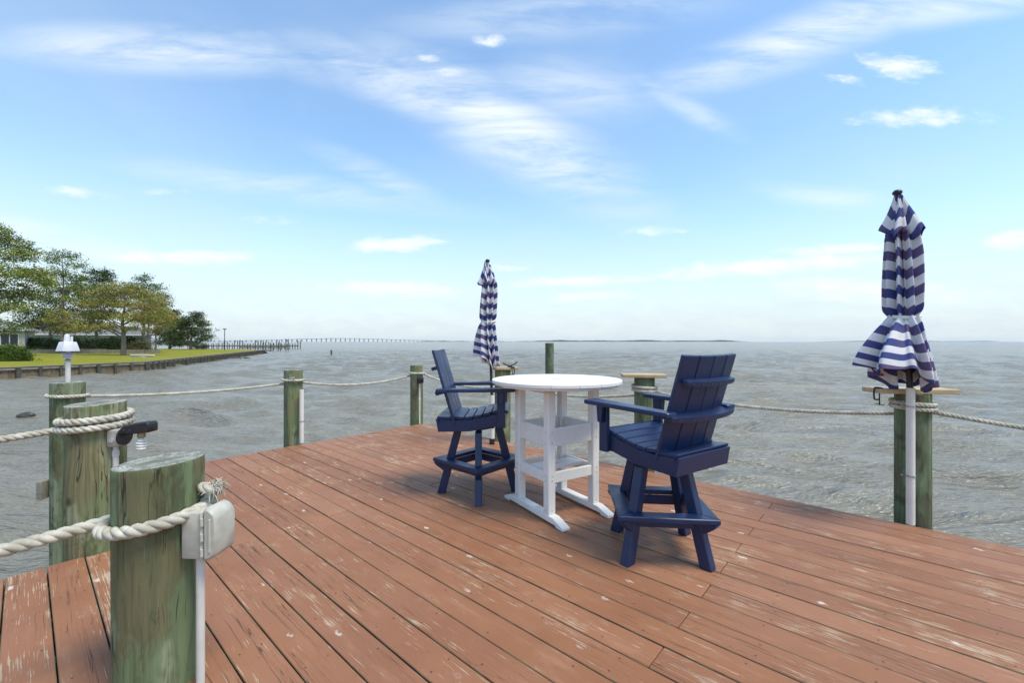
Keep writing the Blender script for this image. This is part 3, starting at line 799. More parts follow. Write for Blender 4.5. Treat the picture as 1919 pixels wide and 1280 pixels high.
# ------------------------------------------------------------------ umbrellas
def canopy_mesh(L, tie, seed, flare_dir, flare, lift, topr, ntheta=220, ns=150, s_from=0., s_to=1., prof=None, folds=9, amp_k=1.):
    g = np.random.default_rng(seed); ph = g.uniform(0, 2 * PI, 8)
    S = np.linspace(s_from, s_to, ns)[:, None]; A = np.linspace(0, 2 * PI, ntheta + 1)[None, :]
    Rad, Amp = prof(S)
    wob = .35 * np.sin(2 * A + ph[0] + 2.2 * S) + .25 * np.sin(3 * A + ph[1] - 3 * S)
    pl = np.cos(folds * A + ph[2] + wob * 2.2)
    pl2 = np.cos((folds * 2 + 1) * A + ph[3] + 3 * wob + 2 * S)
    sharp = np.sign(pl) * np.abs(pl) ** 1.0
    r = Rad * (1 + amp_k * Amp * (.75 * sharp + .32 * pl2 + .25 * np.sin(3 * A + ph[4] + 4 * S)))
    u = np.clip((S - tie) / (1 - tie), 0, 1)
    dirw = np.clip(np.cos(A - flare_dir), 0, 1) ** 1.7
    z = -S * L + u ** 1.6 * dirw * lift + .030 * np.sin(5 * A + ph[5]) * u + .016 * np.sin(11 * A + ph[1]) * u + .012 * pl * u
    r = r + flare * (1.25 * u ** .8 - .25 * u ** 3) * (.10 + .90 * dirw) * (1 + .20 * pl + .10 * pl2)
    cx = .018 * np.sin(3.1 * S * 2 + ph[6]); cy = .012 * np.sin(4.3 * S + ph[7])
    X = r * np.cos(A) + cx; Y = r * np.sin(A) + cy; Z = z + np.zeros_like(A)
    V = np.stack([X, Y, Z], -1).reshape(-1, 3); n1 = ntheta + 1
    i = np.arange(ns - 1)[:, None] * n1; j = np.arange(ntheta)[None, :]
    Q = np.stack([i + j, i + n1 + j, i + n1 + j + 1, i + j + 1], -1).reshape(-1, 4)
    me = arr_mesh('canopy', V, Q, True)
    uvl = me.uv_layers.new(name='UVMap')
    U = np.stack([np.broadcast_to(A / (2 * PI), r.shape), np.broadcast_to(S * L + (.010 * np.sin(4 * A + ph[0]) + .010 * pl2 + .006 * sharp) * np.clip(S * 6, 0, 1), r.shape)], -1).reshape(-1, 2)
    idx = np.empty(len(me.loops), dtype=np.int32); me.loops.foreach_get('vertex_index', idx)
    uvl.data.foreach_set('uv', U[idx].astype(np.float32).ravel())
    return me
def umbrella(loc, top_z, lean, seed, label, flare_dir, flare, lift, L=1.42, tie=.615, fat=1.0, amp_k=1., pole_bottom=.98):
    root = empty('patio_umbrella', (loc[0], loc[1], pole_bottom)); tag(root, label, 'umbrella', 'closed striped umbrellas on the deck edge')
    root.rotation_euler = (lean[1], lean[0], 0)
    h = top_z - pole_bottom
    def main(S):
        Rad = np.interp(S, [0, .06, .2, .45, tie - .03, tie, tie + .05, 1], np.array([.03, .06, .115, .122, .120, .100, .112, .125]) * fat)
        Amp = np.interp(S, [0, .1, .3, tie - .05, tie, tie + .08, 1], [.05, .24, .42, .42, .3, .36, .40])
        return Rad, Amp
    def cap(S):
        Rad = np.interp(S, [0, .02, .145, .185, .20], np.array([.012, .035, .112, .137, .140]) * fat)
        Amp = np.interp(S, [0, .05, .15, .20], [.02, .14, .30, .42])
        return Rad, Amp
    def solid(o):
        m = o.modifiers.new('cloth_thickness', 'SOLIDIFY'); m.thickness = .002; m.offset = 0
    c = link('canopy', canopy_mesh(L, tie, seed, flare_dir, flare, lift, .03, prof=main, amp_k=amp_k), M['canvas'], root, (0, 0, h - .075)); solid(c)
    c = link('vent_cap', canopy_mesh(L, 2., seed + 1, flare_dir, 0, 0, .02, ns=46, s_to=.20, prof=cap, folds=6, amp_k=amp_k), M['canvas'], root, (0, 0, h - .058)); solid(c)
    # tie strap
    a = np.linspace(0, 2 * PI * 1.08, 60); zt = h - .075 - tie * L
    rr = .132 * fat + .006 * np.cos(3 * a + 1)
    st = np.stack([rr * np.cos(a) + .016 * np.sin(3.1 * tie * 2), rr * np.sin(a), zt + .008 * np.sin(a)], -1)
    V, Q = tube_arr(st, .0085, 6); V[:, 2] += (V[:, 2] - zt) * .8
    link('tie_strap', arr_mesh('strap', V, Q, True), M['pvc'], root)
    link('pole', lathe_me([(.019, 0), (.019, h - .06)], 20), M['black'], root)
    link('finial', lathe_me([(.016, -.02), (.022, -.012), (.012, 0), (.02, .008), (.031, .022), (.03, .034), (.018, .046), (0, .05)], 20, 50), M['black'], root, (0, 0, h - .05))
    return root
umbrella((3.005, 3.255), 2.535, (R(-3.2), R(-.6)), 31, 'large closed blue and white striped umbrella at the right, hem blown out to the left', R(198), .26, .17, L=1.42, tie=.625, fat=.66, amp_k=1.2)
umbrella((-.268, 5.80), 2.49, (R(-1.8), 0), 44, 'smaller closed purple and white striped umbrella behind the left chair', R(190), .095, .12, L=1.36, tie=.56, fat=.66, amp_k=1.15, pole_bottom=.55)

# pipes that hold the umbrellas, with straps
def half_pipe(label, p, rad, z0, z1, straps, material=None, group='white pipes on the pilings'):
    o = empty('umbrella_pipe', (p[0], p[1], z0)); tag(o, label, 'pipe', group)
    link('pipe', lathe_me([(rad * .86, z1 - z0 - .02), (rad * .86, z1 - z0), (rad, z1 - z0), (rad, 0), (rad * .86, 0)], 28, 40, False), material or M['pvc'], o)
    bm = bmesh.new()
    for z in straps:
        st = lathe_me([(rad + .001, 0), (rad + .004, 0), (rad + .004, .012), (rad + .001, .012)], 28, 40, False)
        link('strap', st, M['steel'], o, (0, 0, z - z0))
        s2 = box_me((0, 0, .006), (rad * 2 + .05, .006, .012), None, .001)
        link('strap_ear', s2, M['steel'], o, (0, rad * .9, z - z0))
    return o
half_pipe('tall white pipe strapped to the right umbrella piling, holding the umbrella pole', (3.005, 3.255), .027, .001, 1.03, (.36, .885))
half_pipe('white pipe holding the left umbrella pole in front of its piling', (-.268, 5.80), .032, .05, .66, ())
o = link('pipe_base', lathe_me([(.036, 0), (.036, .075), (.03, .078)], 24), M['black'], None, (-.268, 5.80, .001)); tag(o, 'black foot of the left umbrella pipe on the deck', 'pipe base')
half_pipe('short white half pipe strapped to the olive piling at far left', (-2.86, 5.87), .028, .002, .725, (.29,))
# boards on the pilings
def cap_board(label, c, size, rz):
    o = link('cap_board', box_me((0, 0, size[2] / 2), size, None, .003), M['newboard'], None, c, (0, 0, rz)); tag(o, label, 'board', 'tan boards on the pilings'); return o
ea = math.atan2(-Vd.y, -Vd.x)
cap_board('tan board on the right umbrella piling with a black clamp on its end', (3.13, 3.40, .976), (.57, .20, .036), R(-4))
cap_board('tan board on the piling just left of the right chair back', (1.44, 4.74, .989), (.46, .24, .034), R(-8))
cap_board('tan board on the piling behind the left umbrella', (-.10, 6.03, .989), (.36, .24, .034), R(3))
def g_clamp(label, loc, rz, sc_=1.):
    o = empty('g_clamp', loc, rz); tag(o, label, 'clamp', 'black clamps on the tan boards')
    fr_ = [(0, 0, .055), (-.06, 0, .058), (-.075, 0, .04), (-.078, 0, -.02), (-.072, 0, -.06), (-.05, 0, -.068), (-.012, 0, -.066)]
    link('frame', tubes_mesh('frame', [(bez(fr_, 40) * sc_, .008 * sc_, 8)]), M['black'], o)
    link('pad', lathe_me([(.034 * sc_, .047 * sc_), (.036 * sc_, .053 * sc_), (.03 * sc_, .06 * sc_), (0, .062 * sc_)], 18), M['black'], o, (-.02 * sc_, 0, 0))
    link('screw_rod', tubes_mesh('rod', [(np.array([(-.012, 0, -.002), (-.012, 0, -.05), (-.012, 0, -.125)]) * sc_, .006 * sc_, 8)]), M['black'], o)
    link('handle', tubes_mesh('handle', [(np.array([(-.05, .01, -.112), (-.012, 0, -.118), (.035, -.01, -.124)]) * sc_, .004 * sc_, 6)]), M['black'], o)
    return o
g_clamp('black clamp gripping the left end of the right umbrella board', (2.885, 3.38, .976), R(8), .75)
g_clamp('black clamp on the board behind the left umbrella', (.0, 5.93, .985), R(120), .8)
o = empty('cleat', (-.03, 5.97, 1.023), R(15)); tag(o, 'dark horned cleat on the board behind the left umbrella', 'cleat')
link('horns', tubes_mesh('horns', [(bez([(-.10, 0, .06), (-.05, 0, .035), (0, 0, .03), (.06, 0, .04), (.11, 0, .075)], 24), .009, 8)]), M['black'], o)
link('foot', box_me((0, 0, .016), (.06, .04, .034), None, .006), M['black'], o)

# ------------------------------------------------------------------ outlet box on the nearest piling
ob = empty('outlet_box', (-1.452 + .170, 1.75, .012), R(-4)); tag(ob, 'beige weatherproof outlet box with bulging flap cover on the nearest piling', 'outlet box')
link('body', box_me((.020, 0, .60), (.08, .10, .185), None, .008, 2, 40), M['greybox'], ob)
link('flange', box_me((.0655, 0, .60), (.012, .115, .20), None, .005), M['greybox'], ob)
cov = [(.073, .505), (.10, .508), (.128, .53), (.132, .66), (.125, .69), (.10, .712), (.073, .712)]
bm = bmesh.new(); prism_bm(bm, cov, 'y', -.056, .056, .010)
cv = link('cover', to_mesh(bm, 'cover', 40), M['greybox'], ob)
link('rib', box_me((.104, -.0575, .607), (.010, .006, .13), None, .002), M['greybox'], cv)
for z in (.54, .60, .66): link('hinge', lathe_me([(.006, -.014), (.006, .014)], 10), M['greybox'], cv, (.074, -.059, z))
link('lug', box_me((.004, .03, .490), (.012, .03, .03), None, .003), M['greybox'], ob)
cdt = link('conduit', lathe_me([(.0155, 0.001), (.0155, .525)], 20), M['conduit'], None, (-1.452 + .170 + .03, 1.735, 0)); tag(cdt, 'white conduit rising from the deck to the beige outlet box', 'conduit')

# ------------------------------------------------------------------ floodlight on the second piling
fl = empty('dock_lamp', (-2.795 + .151, 2.86, .0)); tag(fl, 'dock lamp with black hood and spiral bulb on the brownish piling', 'lamp')
link('junction_box', box_me((.032, 0, .745), (.075, .09, .115), None, .014, 2, 40), M['oldbox'], fl)
link('plug', lathe_me([(.016, 0), (.016, .004), (0, .005)], 16), M['greybox'], fl, (.034, -.046, .735), (R(90), 0, 0))
link('collar', lathe_me([(.058, 0), (.058, .012), (.03, .014)], 24), M['black'], fl, (.071, 0, .752), (0, R(90), 0))
hood = [(.075, .80), (.10, .828), (.14, .832), (.155, .842), (.262, .852), (.27, .838), (.27, .79), (.262, .782), (.155, .772), (.15, .772), (.10, .772), (.078, .755)]
bm = bmesh.new(); prism_bm(bm, hood, 'y', -.042, .042, .008)
hd = link('hood', to_mesh(bm, 'hood', 40), M['black'], fl)
for xx in (.11, .15): link('hood_screw', CH['_screw'], M['steel'], hd, (xx, -.043, .80), (R(90), 0, 0))
link('socket', lathe_me([(.018, 0), (.024, .01), (.022, .032), (.02, .034)], 16), M['brass'], fl, (.19, 0, .742))
n = 120; tt = np.linspace(0, 1, n); aa = tt * 2 * PI * 4; rr = .026 * np.sin(np.clip(tt * 1.15 + .12, 0, 1) * PI * .5 + .3)
hel = np.stack([rr * np.cos(aa), rr * np.sin(aa), -.068 * tt], -1)
link('bulb', tubes_mesh('bulb', [(hel, .0075, 8), (np.array([(0, 0, .006), (0, 0, -.04)]), .014, 10)]), M['bulb'], fl, (.19, 0, .738))
cdt = link('conduit', lathe_me([(.016, -.6), (.016, .62), (.019, .62), (.019, .66), (.014, .66), (.014, .69)], 18), M['conduit'], None, (-2.795 + .151 + .018, 2.86, .0)); tag(cdt, 'conduit running up the brownish piling to the dock lamp', 'conduit')

# floodlight on the corner piling
f2 = empty('floodlight', (-1.555, 7.25, 0)); tag(f2, 'small black floodlight on the far corner piling', 'lamp')
link('housing', box_me((.02, -.04, .735), (.115, .09, .085), Euler((R(12), 0, R(10))).to_matrix(), .012, 2, 40), M['black'], f2)
link('bracket', box_me((.0, .01, .70), (.05, .03, .09), None, .004), M['black'], f2)
link('lens', box_me((.028, -.088, .728), (.09, .006, .058), Euler((R(12), 0, R(10))).to_matrix(), .003), M['glass'], f2)
cdt = link('conduit', lathe_me([(.012, 0.001), (.012, .40), (.017, .40), (.017, .43), (.012, .43), (.012, .68)], 14), M['pvc'], None, (-1.545, 7.22, 0)); tag(cdt, 'thin white conduit under the small black floodlight', 'conduit')
# bracket on pile four
o = empty('light_bracket', (-2.98, 5.845, .885)); tag(o, 'small grey metal bracket near the top of the half pipe piling', 'bracket')
link('plate', box_me((0, 0, 0), (.075, .006, .035), None, .002), M['steel'], o); link('hook', tubes_mesh('hook', [(bez([(-.02, 0, 0), (-.02, -.03, .0), (.01, -.045, -.005), (.03, -.03, 0), (.03, 0, 0)], 20), .005, 8)]), M['steel'], o)
o = link('fender_block', box_me((0, 0, 0), (.05, .09, .17), None, .005), M['greywood'], None, (-4.30 - .128, 4.08, -.02)); tag(o, 'grey wood block on the side of the weather station piling', 'block')

# ------------------------------------------------------------------ weather station
ws = empty('weather_station', (-4.30, 4.18, .98)); ws.scale = (.72, .72, .9); tag(ws, 'white weather station on a short pole atop a piling', 'weather station')
link('pole', lathe_me([(.027, 0), (.027, .25), (.024, .255)], 18), M['conduit'], ws)
link('clamp_ring', lathe_me([(.031, .235), (.031, .25)], 18), M['brass'], ws)
for i in range(4): link('shield_plate', lathe_me([(.045, 0), (.057, .004), (.055, .012), (.045, .015)], 24), M['station'], ws, (0, 0, .262 + i * .0165))
link('base_ring', lathe_me([(.09, .328), (.118, .333), (.11, .342)], 24), M['black'], ws)
link('body', lathe_me([(.122, .340), (.122, .350), (.092, .432), (.086, .440), (0, .442)], 8, 20), M['station'], ws, (0, 0, 0), (0, 0, R(22.5)))
link('rain_cone', lathe_me([(.034, .44), (.032, .47), (.024, .515), (.012, .525), (0, .526)], 20, 40), M['station'], ws, (-.012, 0, 0))
link('sensor_cap', lathe_me([(.013, .44), (.013, .49), (.008, .50), (0, .50)], 14, 40), M['station'], ws, (.052, 0, 0))
vane = [(-.03, .315), (-.075, .315), (-.062, .25), (-.088, .20), (-.045, .205), (-.022, .262)]
link('wind_vane', prism_me(vane, 'y', -.006, .006, .002), M['black'], ws, (0, .04, 0))
link('vane_arm', tubes_mesh('arm', [(np.array([(-.04, .04, .30), (.0, .02, .31), (.0, 0, .33)]), .007, 8)]), M['black'], ws)

# small ring at the right edge
o = empty('eye_hook', (3.52, 2.93, .0)); tag(o, 'small black iron ring at the right frame edge by the deck', 'hook')
a = np.linspace(0, 2 * PI, 33)
link('ring', tubes_mesh('ring', [(np.stack([.022 * np.cos(a), np.zeros(33), .10 + .016 * np.sin(a)], -1), .006, 8)]), M['black'], o)
link('shank', tubes_mesh('shank', [(bez([(.02, 0, .10), (.09, .0, .105), (.14, 0, .08), (.15, 0, 0.0)], 24), .006, 8)]), M['black'], o)

# ------------------------------------------------------------------ far shore: lawn, bulkhead
P0, P1, P2 = Vector((-41.5, 8, 0)), Vector((-32.3, 38, 0)), Vector((-53, 92, 0))
def lawn_z(x, y):
    # distance inland from the bulkhead polyline
    def seg(a, b):
        d = (b - a); n = Vector((-d.y, d.x, 0)).normalized(); return (Vector((x, y, 0)) - a).dot(n)
    k = max(0., min(seg(P0, P1), seg(P1, P2)))
    return -.46 + .34 * min(1, k / 30.) ** .8 + .05 * math.sin(x * .13) * math.sin(y * .11) * min(1, k / 6)
m, t, b = mat('yellow_green_lawn'); geo = t.add('ShaderNodeNewGeometry'); W = geo.outputs['Position']
n1 = t.noise(W, .22, 5, .6); n2 = t.noise(W, 2.5, 5, .65); n3 = t.noise(W, 18., 3)
gc = t.mix(t.ramp(n1, .35, .65), (.22, .24, .025), (.30, .27, .04)); gc = t.mix(t.ramp(n2, .5, .75, 0, .55), gc, (.12, .15, .02)); gc = t.mix(t.ramp(n1, .58, .7, 0, .6), gc, (.28, .19, .07))
t.put(b.inputs['Base Color'], t.mix(t.ramp(n3, .4, .7, 0, .35), gc, (.09, .10, .02))); b.inputs['Roughness'].default_value = .95; b.inputs['Specular IOR Level'].default_value = .1
t.put(b.inputs['Normal'], t.bump(n3, .8, .05)); M['lawn'] = m
edge = [P0 + (P1 - P0) * (i / 14) for i in range(14)] + [P1 + (P2 - P1) * (i / 26) for i in range(27)]
V, Q = [], []; cols = 30
for i, p in enumerate(edge):
    far = Vector((-260, 8 + (i / (len(edge) - 1)) * 112, 0))
    for j in range(cols):
        q = p.lerp(far, (j / (cols - 1)) ** 1.7); V.append((q.x, q.y, lawn_z(q.x, q.y)))
for i in range(len(edge) - 1):
    for j in range(cols - 1): Q.append((i * cols + j, (i + 1) * cols + j, (i + 1) * cols + j + 1, i * cols + j + 1))
lawn = link('lawn', arr_mesh('lawn', V, Q, True), M['lawn']); tag(lawn, kind='structure')
# bank below the far end of the lawn
bm = bmesh.new(); a_, b2 = P2 + Vector((0, 0, -.47)), Vector((-260, 120, -.2))
f_ = [bm.verts.new(v) for v in (a_, b2, b2 + Vector((0, 8, -2.5)), a_ + Vector((0, 6, -2.2)))]; bm.faces.new(f_)
o = link('bank', to_mesh(bm, 'bank'), M['rock']); tag(o, kind='structure')
bk = empty('bulkhead', (P1.x, P1.y, WZ)); tag(bk, 'long wooden bulkhead holding up the lawn across the water', 'sea wall')
post_me = box_me((0, 0, 0), (.17, .12, 1.75), None, .01); post_me2 = box_me((0, 0, 0), (.24, .16, 1.75), None, .012)
sheet_cache = {}
def bulk_run(a, b, spacing, n_sheet):
    d = b - a; L = d.length; ang = math.atan2(d.y, d.x); nrm = Vector((d.y, -d.x, 0)).normalized()     # toward the water
    base = bk.location
    def put(name, me, material, p, r=ang):
        return link(name, me, material, bk, p - base, (0, 0, r))
    put('cap_plank', box_me((0, 0, 0), (L, .34, .05), None, .008), M['greywood'], (a + b) / 2 + Vector((0, 0, -.405)))
    put('waler', box_me((0, 0, 0), (L, .10, .16), None, .008), M['greywood'], (a + b) / 2 + nrm * .09 + Vector((0, 0, -.54)))
    ns = n_sheet
    w = L / ns; sm = box_me((0, 0, 0), (w - .012, .05, 1.75), None, .006)
    for i in range(ns): put('sheet_pile', sm, M['sheet'], a + d * ((i + .5) / ns) + nrm * random.uniform(-.012, .012) + Vector((0, 0, -1.31)))
    k = int(L / spacing)
    for i in range(k + 1):
        put('post', post_me if i % 4 else post_me2, M['darkpost'], a + d * (i / k) + nrm * .20 + Vector((0, 0, -1.345 + random.uniform(-.02, .03))))
bulk_run(P0, P1, 1.15, 70); bulk_run(P1, P2, 1.25, 100)
o = empty('swim_ladder', (P1.x - .9, P1.y + .5, -.4), math.atan2(P2.y - P1.y, P2.x - P1.x)); tag(o, 'white swim ladder hooked on the bulkhead', 'ladder')
for s_ in (-.25, .25):
    link('rail', tubes_mesh('rail', [(bez([(s_, .45, 0), (s_, .40, .35), (s_, .0, .48), (s_, -.38, .35), (s_, -.40, -.1), (s_, -.40, -1.0)], 40),   .018, 8)]), M['steel'], o)
for z in (-.15, -.45, -.75): link('rung', tubes_mesh('rung', [(np.array([(-.25, -.4, z), (.25, -.4, z)]), .018, 8)]), M['steel'], o)

# ------------------------------------------------------------------ trees
def tree(name, label, base, trunk_pts, pads, leaf, tints, seed, trunk_r, density=1., limbs=True, cat='tree', group='trees on the far lawn', bark=None):
    """trunk_pts: list of (dx, dy, z) from base; pads: (dx, dy, z, rx, ry, rz, n) foliage clumps"""
    g = np.random.default_rng(seed)
    root = empty(name, base); tag(root, label, cat, group)
    tp = bez(trunk_pts, 26); H = max(tp[:, 2]); rad = trunk_r * (1 - .93 * np.linspace(0, 1, len(tp)) ** .9)
    rad[0] *= 1.25
    lst = [(tp, rad, 10)]
    for (dx, dy, z, rx, ry, rz, n) in pads:
        if not limbs: break
        zi = np.clip(z - .6 - .5 * math.hypot(dx, dy) * .45, tp[2, 2], H * .97)
        k = int(np.argmin(np.abs(tp[:, 2] - zi))); s0 = tp[k]
        e = np.array([dx, dy, z]); mid = s0 + (e - s0) * .55 + np.array([g.normal(0, .15), g.normal(0, .15), .12 * np.linalg.norm(e - s0) * g.uniform(-.3, 1)])
        r0 = max(.035, rad[k] * .5)
        lst.append((bez([s0, mid, e], 12), r0 * (1 - .8 * np.linspace(0, 1, 12)), 6))
        for q in range(3):
            e2 = e + np.array([g.normal(0, rx * .5), g.normal(0, ry * .5), g.normal(0, rz * .5)])
            lst.append((bez([mid, (mid + e2) / 2 + np.array([0, 0, .15]), e2], 8), r0 * .38 * (1 - .8 * np.linspace(0, 1, 8)), 5))
    link('trunk', tubes_mesh('trunk', lst), bark or M['bark'], root)
    # foliage: little blades gathered in tufts inside flattened pads
    Vs, Cs = [], []
    for (dx, dy, z, rx, ry, rz, n) in pads:
        nt = max(4, int(n * density * 2.6)); leaf_ = leaf * .8; c = np.array([dx, dy, z])
        dirs = g.normal(0, 1, (nt, 3)); dirs /= np.linalg.norm(dirs, axis=1)[:, None]
        tuft = c + dirs * (g.uniform(.25, 1.05, (nt, 1)) ** .6) * np.array([rx, ry, rz]) * (1 + .18 * g.normal(0, 1, (nt, 1)))
        tint_k = g.integers(0, len(tints), nt)
        for q in range(nt):
            nl = 12; cc = tuft[q] + g.normal(0, leaf * .9, (nl, 3)) * np.array([1, 1, .6])
            d = g.normal(0, 1, (nl, 3)); d[:, 2] = d[:, 2] * .6 + .25; d /= np.linalg.norm(d, axis=1)[:, None]
            w = np.cross(d, g.normal(0, 1, (nl, 3))); w /= np.linalg.norm(w, axis=1)[:, None] + 1e-9
            ln = leaf_ * g.uniform(.7, 1.5, (nl, 1)); wd = leaf_ * g.uniform(.18, .36, (nl, 1))
            quad = np.stack([cc - w * wd * .5, cc + d * ln * .5 - w * wd, cc + d * ln, cc + d * ln * .5 + w * wd], 1)
            Vs.append(quad.reshape(-1, 3))
            col = np.array(tints[tint_k[q]]) * g.uniform(.75, 1.25)
            Cs.append(np.repeat(np.array([[*col, 1.]]), nl * 4, 0))
    V = np.vstack(Vs); Q = np.arange(len(V)).reshape(-1, 4); me = arr_mesh('crown', V, Q)
    ca = me.color_attributes.new('tint', 'FLOAT_COLOR', 'POINT'); ca.data.foreach_set('color', np.vstack(Cs).astype(np.float32).ravel())
    link('crown', me, M['leaf'], root)
    return root
GREEN = [(0.103, 0.155, 0.034), (0.138, 0.196, 0.04), (0.086, 0.127, 0.032), (0.184, 0.218, 0.052)]
DARK = [(0.042, 0.067, 0.024), (0.058, 0.086, 0.031), (0.072, 0.102, 0.036)]
BROWN = [(0.345, 0.218, 0.092), (0.391, 0.276, 0.103), (0.253, 0.241, 0.063), (0.31, 0.299, 0.069), (0.207, 0.23, 0.052)]
YEL = [(0.287, 0.31, 0.057), (0.23, 0.276, 0.052), (0.31, 0.299, 0.075), (0.161, 0.213, 0.046)]
def place(px, base_py, d):
    x = (px - 959.5) / F * d; z = lawn_z(x, d)
    return (x, d, z)
def pads_from_px(base, d, lst):
    """foliage clumps listed as photo px (cx, cy, half width, half height, tufts) at distance d + dy"""
    out = []
    for it in lst:
        cx, cy, hw, hh, n = it[:5]; dy = it[5] if len(it) > 5 else 0.
        X = (cx - 959.5) / F * (d + dy); Z = HC + (640 - cy) / F * (d + dy)
        k = (d + dy) / F
        out.append((X - base[0], dy, Z - base[2], hw * k, hw * k * .8, hh * k, n))
    return out
# large pine at the left edge
d = 47.; bs = place(-28, 672, d)
tree('pine_tree', 'tall yellow-green pine at the left frame edge', bs, [(0, 0, -.3), (.1, 0, 4), (-.2, .3, 8), (.2, 0, 12), (.3, 0, 14.6)],
     pads_from_px(bs, d, [(-10, 432, 30, 14, 46), (20, 455, 32, 14, 50, 1), (-30, 470, 45, 18, 60, -1), (25, 480, 38, 12, 46), (52, 470, 20, 9, 20, 1), (10, 508, 52, 15, 70, -2), (62, 515, 34, 11, 50, 1), (20, 540, 60, 15, 80, 2), (80, 528, 22, 9, 26, 0), (-30, 560, 55, 18, 60), (25, 575, 38, 10, 46, -1), (8, 612, 40, 14, 46, 1), (-60, 520, 40, 25, 50), (38, 555, 34, 9, 36, 2)]), .25, YEL + GREEN[:2], 51, .32, .95)
# slender tall pine
d = 62.; bs = place(117, 660, d)
tree('pine_tree', 'slender tall pine with thin open crown behind the lawn', bs, [(0, 0, -.3), (.0, 0, 5), (.15, 0, 10), (-.1, 0, 14.2)],
     pads_from_px(bs, d, [(118, 478, 30, 8, 34), (98, 488, 15, 8, 16, 1), (142, 497, 20, 9, 22), (104, 508, 26, 9, 28, -1), (135, 520, 28, 9, 30, 1), (95, 530, 22, 8, 22), (148, 538, 20, 7, 20), (112, 545, 32, 8, 30, 1), (85, 560, 20, 7, 16), (140, 562, 24, 8, 20)]), .24, GREEN + YEL[:1], 52, .25, 1.)
# dark evergreen mass behind
d = 74.; bs = place(186, 655, d)
tree('evergreen_tree', 'dark dense evergreen behind the slender pine', bs, [(0, 0, -.3), (-.5, 0, 3), (-1.2, 0, 6), (-1.4, 0, 11)],
     pads_from_px(bs, d, [(186, 512, 24, 10, 34), (165, 530, 40, 14, 60), (200, 520, 14, 10, 18), (140, 545, 34, 14, 50, 2), (178, 555, 42, 18, 70), (150, 580, 44, 18, 70, 1), (185, 590, 36, 16, 60), (170, 612, 44, 14, 60, -1), (210, 560, 24, 20, 40, 2)]), .30, DARK + GREEN[:1], 53, .34, 1.1)
d = 80.; bs = place(92, 655, d)
tree('evergreen_tree', 'low dark evergreen behind the hedge near the blue house', bs, [(0, 0, -.3), (.2, 0, 3), (.2, 0, 6), (.2, 0, 8.4)],
     pads_from_px(bs, d, [(95, 560, 34, 14, 56), (70, 590, 34, 16, 56), (108, 590, 34, 20, 60), (82, 612, 46, 12, 60, 1), (60, 605, 20, 14, 26), (120, 618, 24, 10, 34)]), .32, DARK, 54, .3, 1.1)
# spreading brown-green pine in front
d = 53.; bs = place(231, 666, d)
tree('pine_tree', 'spreading pine with browning needles on the lawn by the water', bs, [(0, 0, -.3), (.05, 0, 2.2), (-.1, 0, 4.2), (.2, 0, 6.2), (.1, 0, 8.2)],
     pads_from_px(bs, d, [(225, 540, 40, 9, 56), (190, 550, 30, 10, 44), (262, 552, 34, 10, 50, 1), (175, 570, 28, 9, 36, -1), (215, 566, 36, 10, 50), (258, 574, 38, 10, 50), (290, 565, 24, 10, 34, 1), (180, 592, 28, 7, 30), (240, 595, 36, 8, 40, -1), (200, 588, 26, 8, 30, 1.5), (276, 592, 30, 8, 36), (188, 613, 38, 5, 30, -1), (245, 616, 20, 5, 16), (300, 586, 20, 9, 24, 1), (165, 608, 22, 6, 18)]), .22, BROWN + YEL[:2], 55, .30, 1.05)
d = 57.; bs = place(130, 662, d)
tree('pine_tree', 'small yellowing pine with drooping low branches left of the browning pine', bs, [(0, 0, -.3), (-.6, 0, 1.5), (-.8, 0, 3), (-.7, 0, 4.6)],
     pads_from_px(bs, d, [(112, 588, 26, 7, 28), (128, 602, 28, 8, 34), (95, 600, 24, 6, 22), (140, 616, 26, 7, 28), (112, 615, 18, 6, 16), (158, 612, 14, 6, 10)]), .22, YEL + BROWN[:2], 56, .16, 1.)
# pair of pines further along
d = 66.; bs = place(291, 662, d)
tree('pine_tree', 'browning pine with twin thin trunks right of the spreading pine', bs, [(0, 0, -.3), (.1, 0, 2), (.0, 0, 4), (-.4, 0, 7)],
     pads_from_px(bs, d, [(280, 572, 28, 9, 36), (300, 590, 26, 9, 34), (270, 600, 28, 7, 32), (310, 606, 22, 8, 26), (290, 618, 26, 6, 26), (322, 596, 14, 7, 14), (255, 588, 26, 8, 26)]), .24, BROWN + YEL[:1], 57, .17, 1.)
tr_ = bpy.data.objects[-1]
d = 72.; bs = place(268, 658, d)
tree('pine_tree', 'dark pine rising behind the browning pines', bs, [(0, 0, -.3), (.1, 0, 4), (.2, 0, 8), (0, 0, 11.4)],
     pads_from_px(bs, d, [(270, 522, 16, 7, 18), (255, 537, 24, 8, 26), (285, 540, 24, 9, 28), (300, 556, 18, 8, 20), (268, 556, 36, 9, 44), (308, 572, 14, 8, 16), (240, 545, 22, 8, 24), (285, 585, 30, 10, 36)]), .28, GREEN[:3] + DARK[:1], 58, .28, 1.)
d = 70.; bs = place(278, 658, d)
tree('pine_tree', 'straight thin trunked pine between the browning pines', bs, [(0, 0, -.3), (.0, 0, 3), (.05, 0, 5), (0, 0, 7)],
     pads_from_px(bs, d, [(284, 600, 24, 8, 24), (262, 606, 20, 7, 18), (300, 575, 16, 7, 14)]), .24, BROWN[2:] + GREEN[:1], 61, .2, 1.)
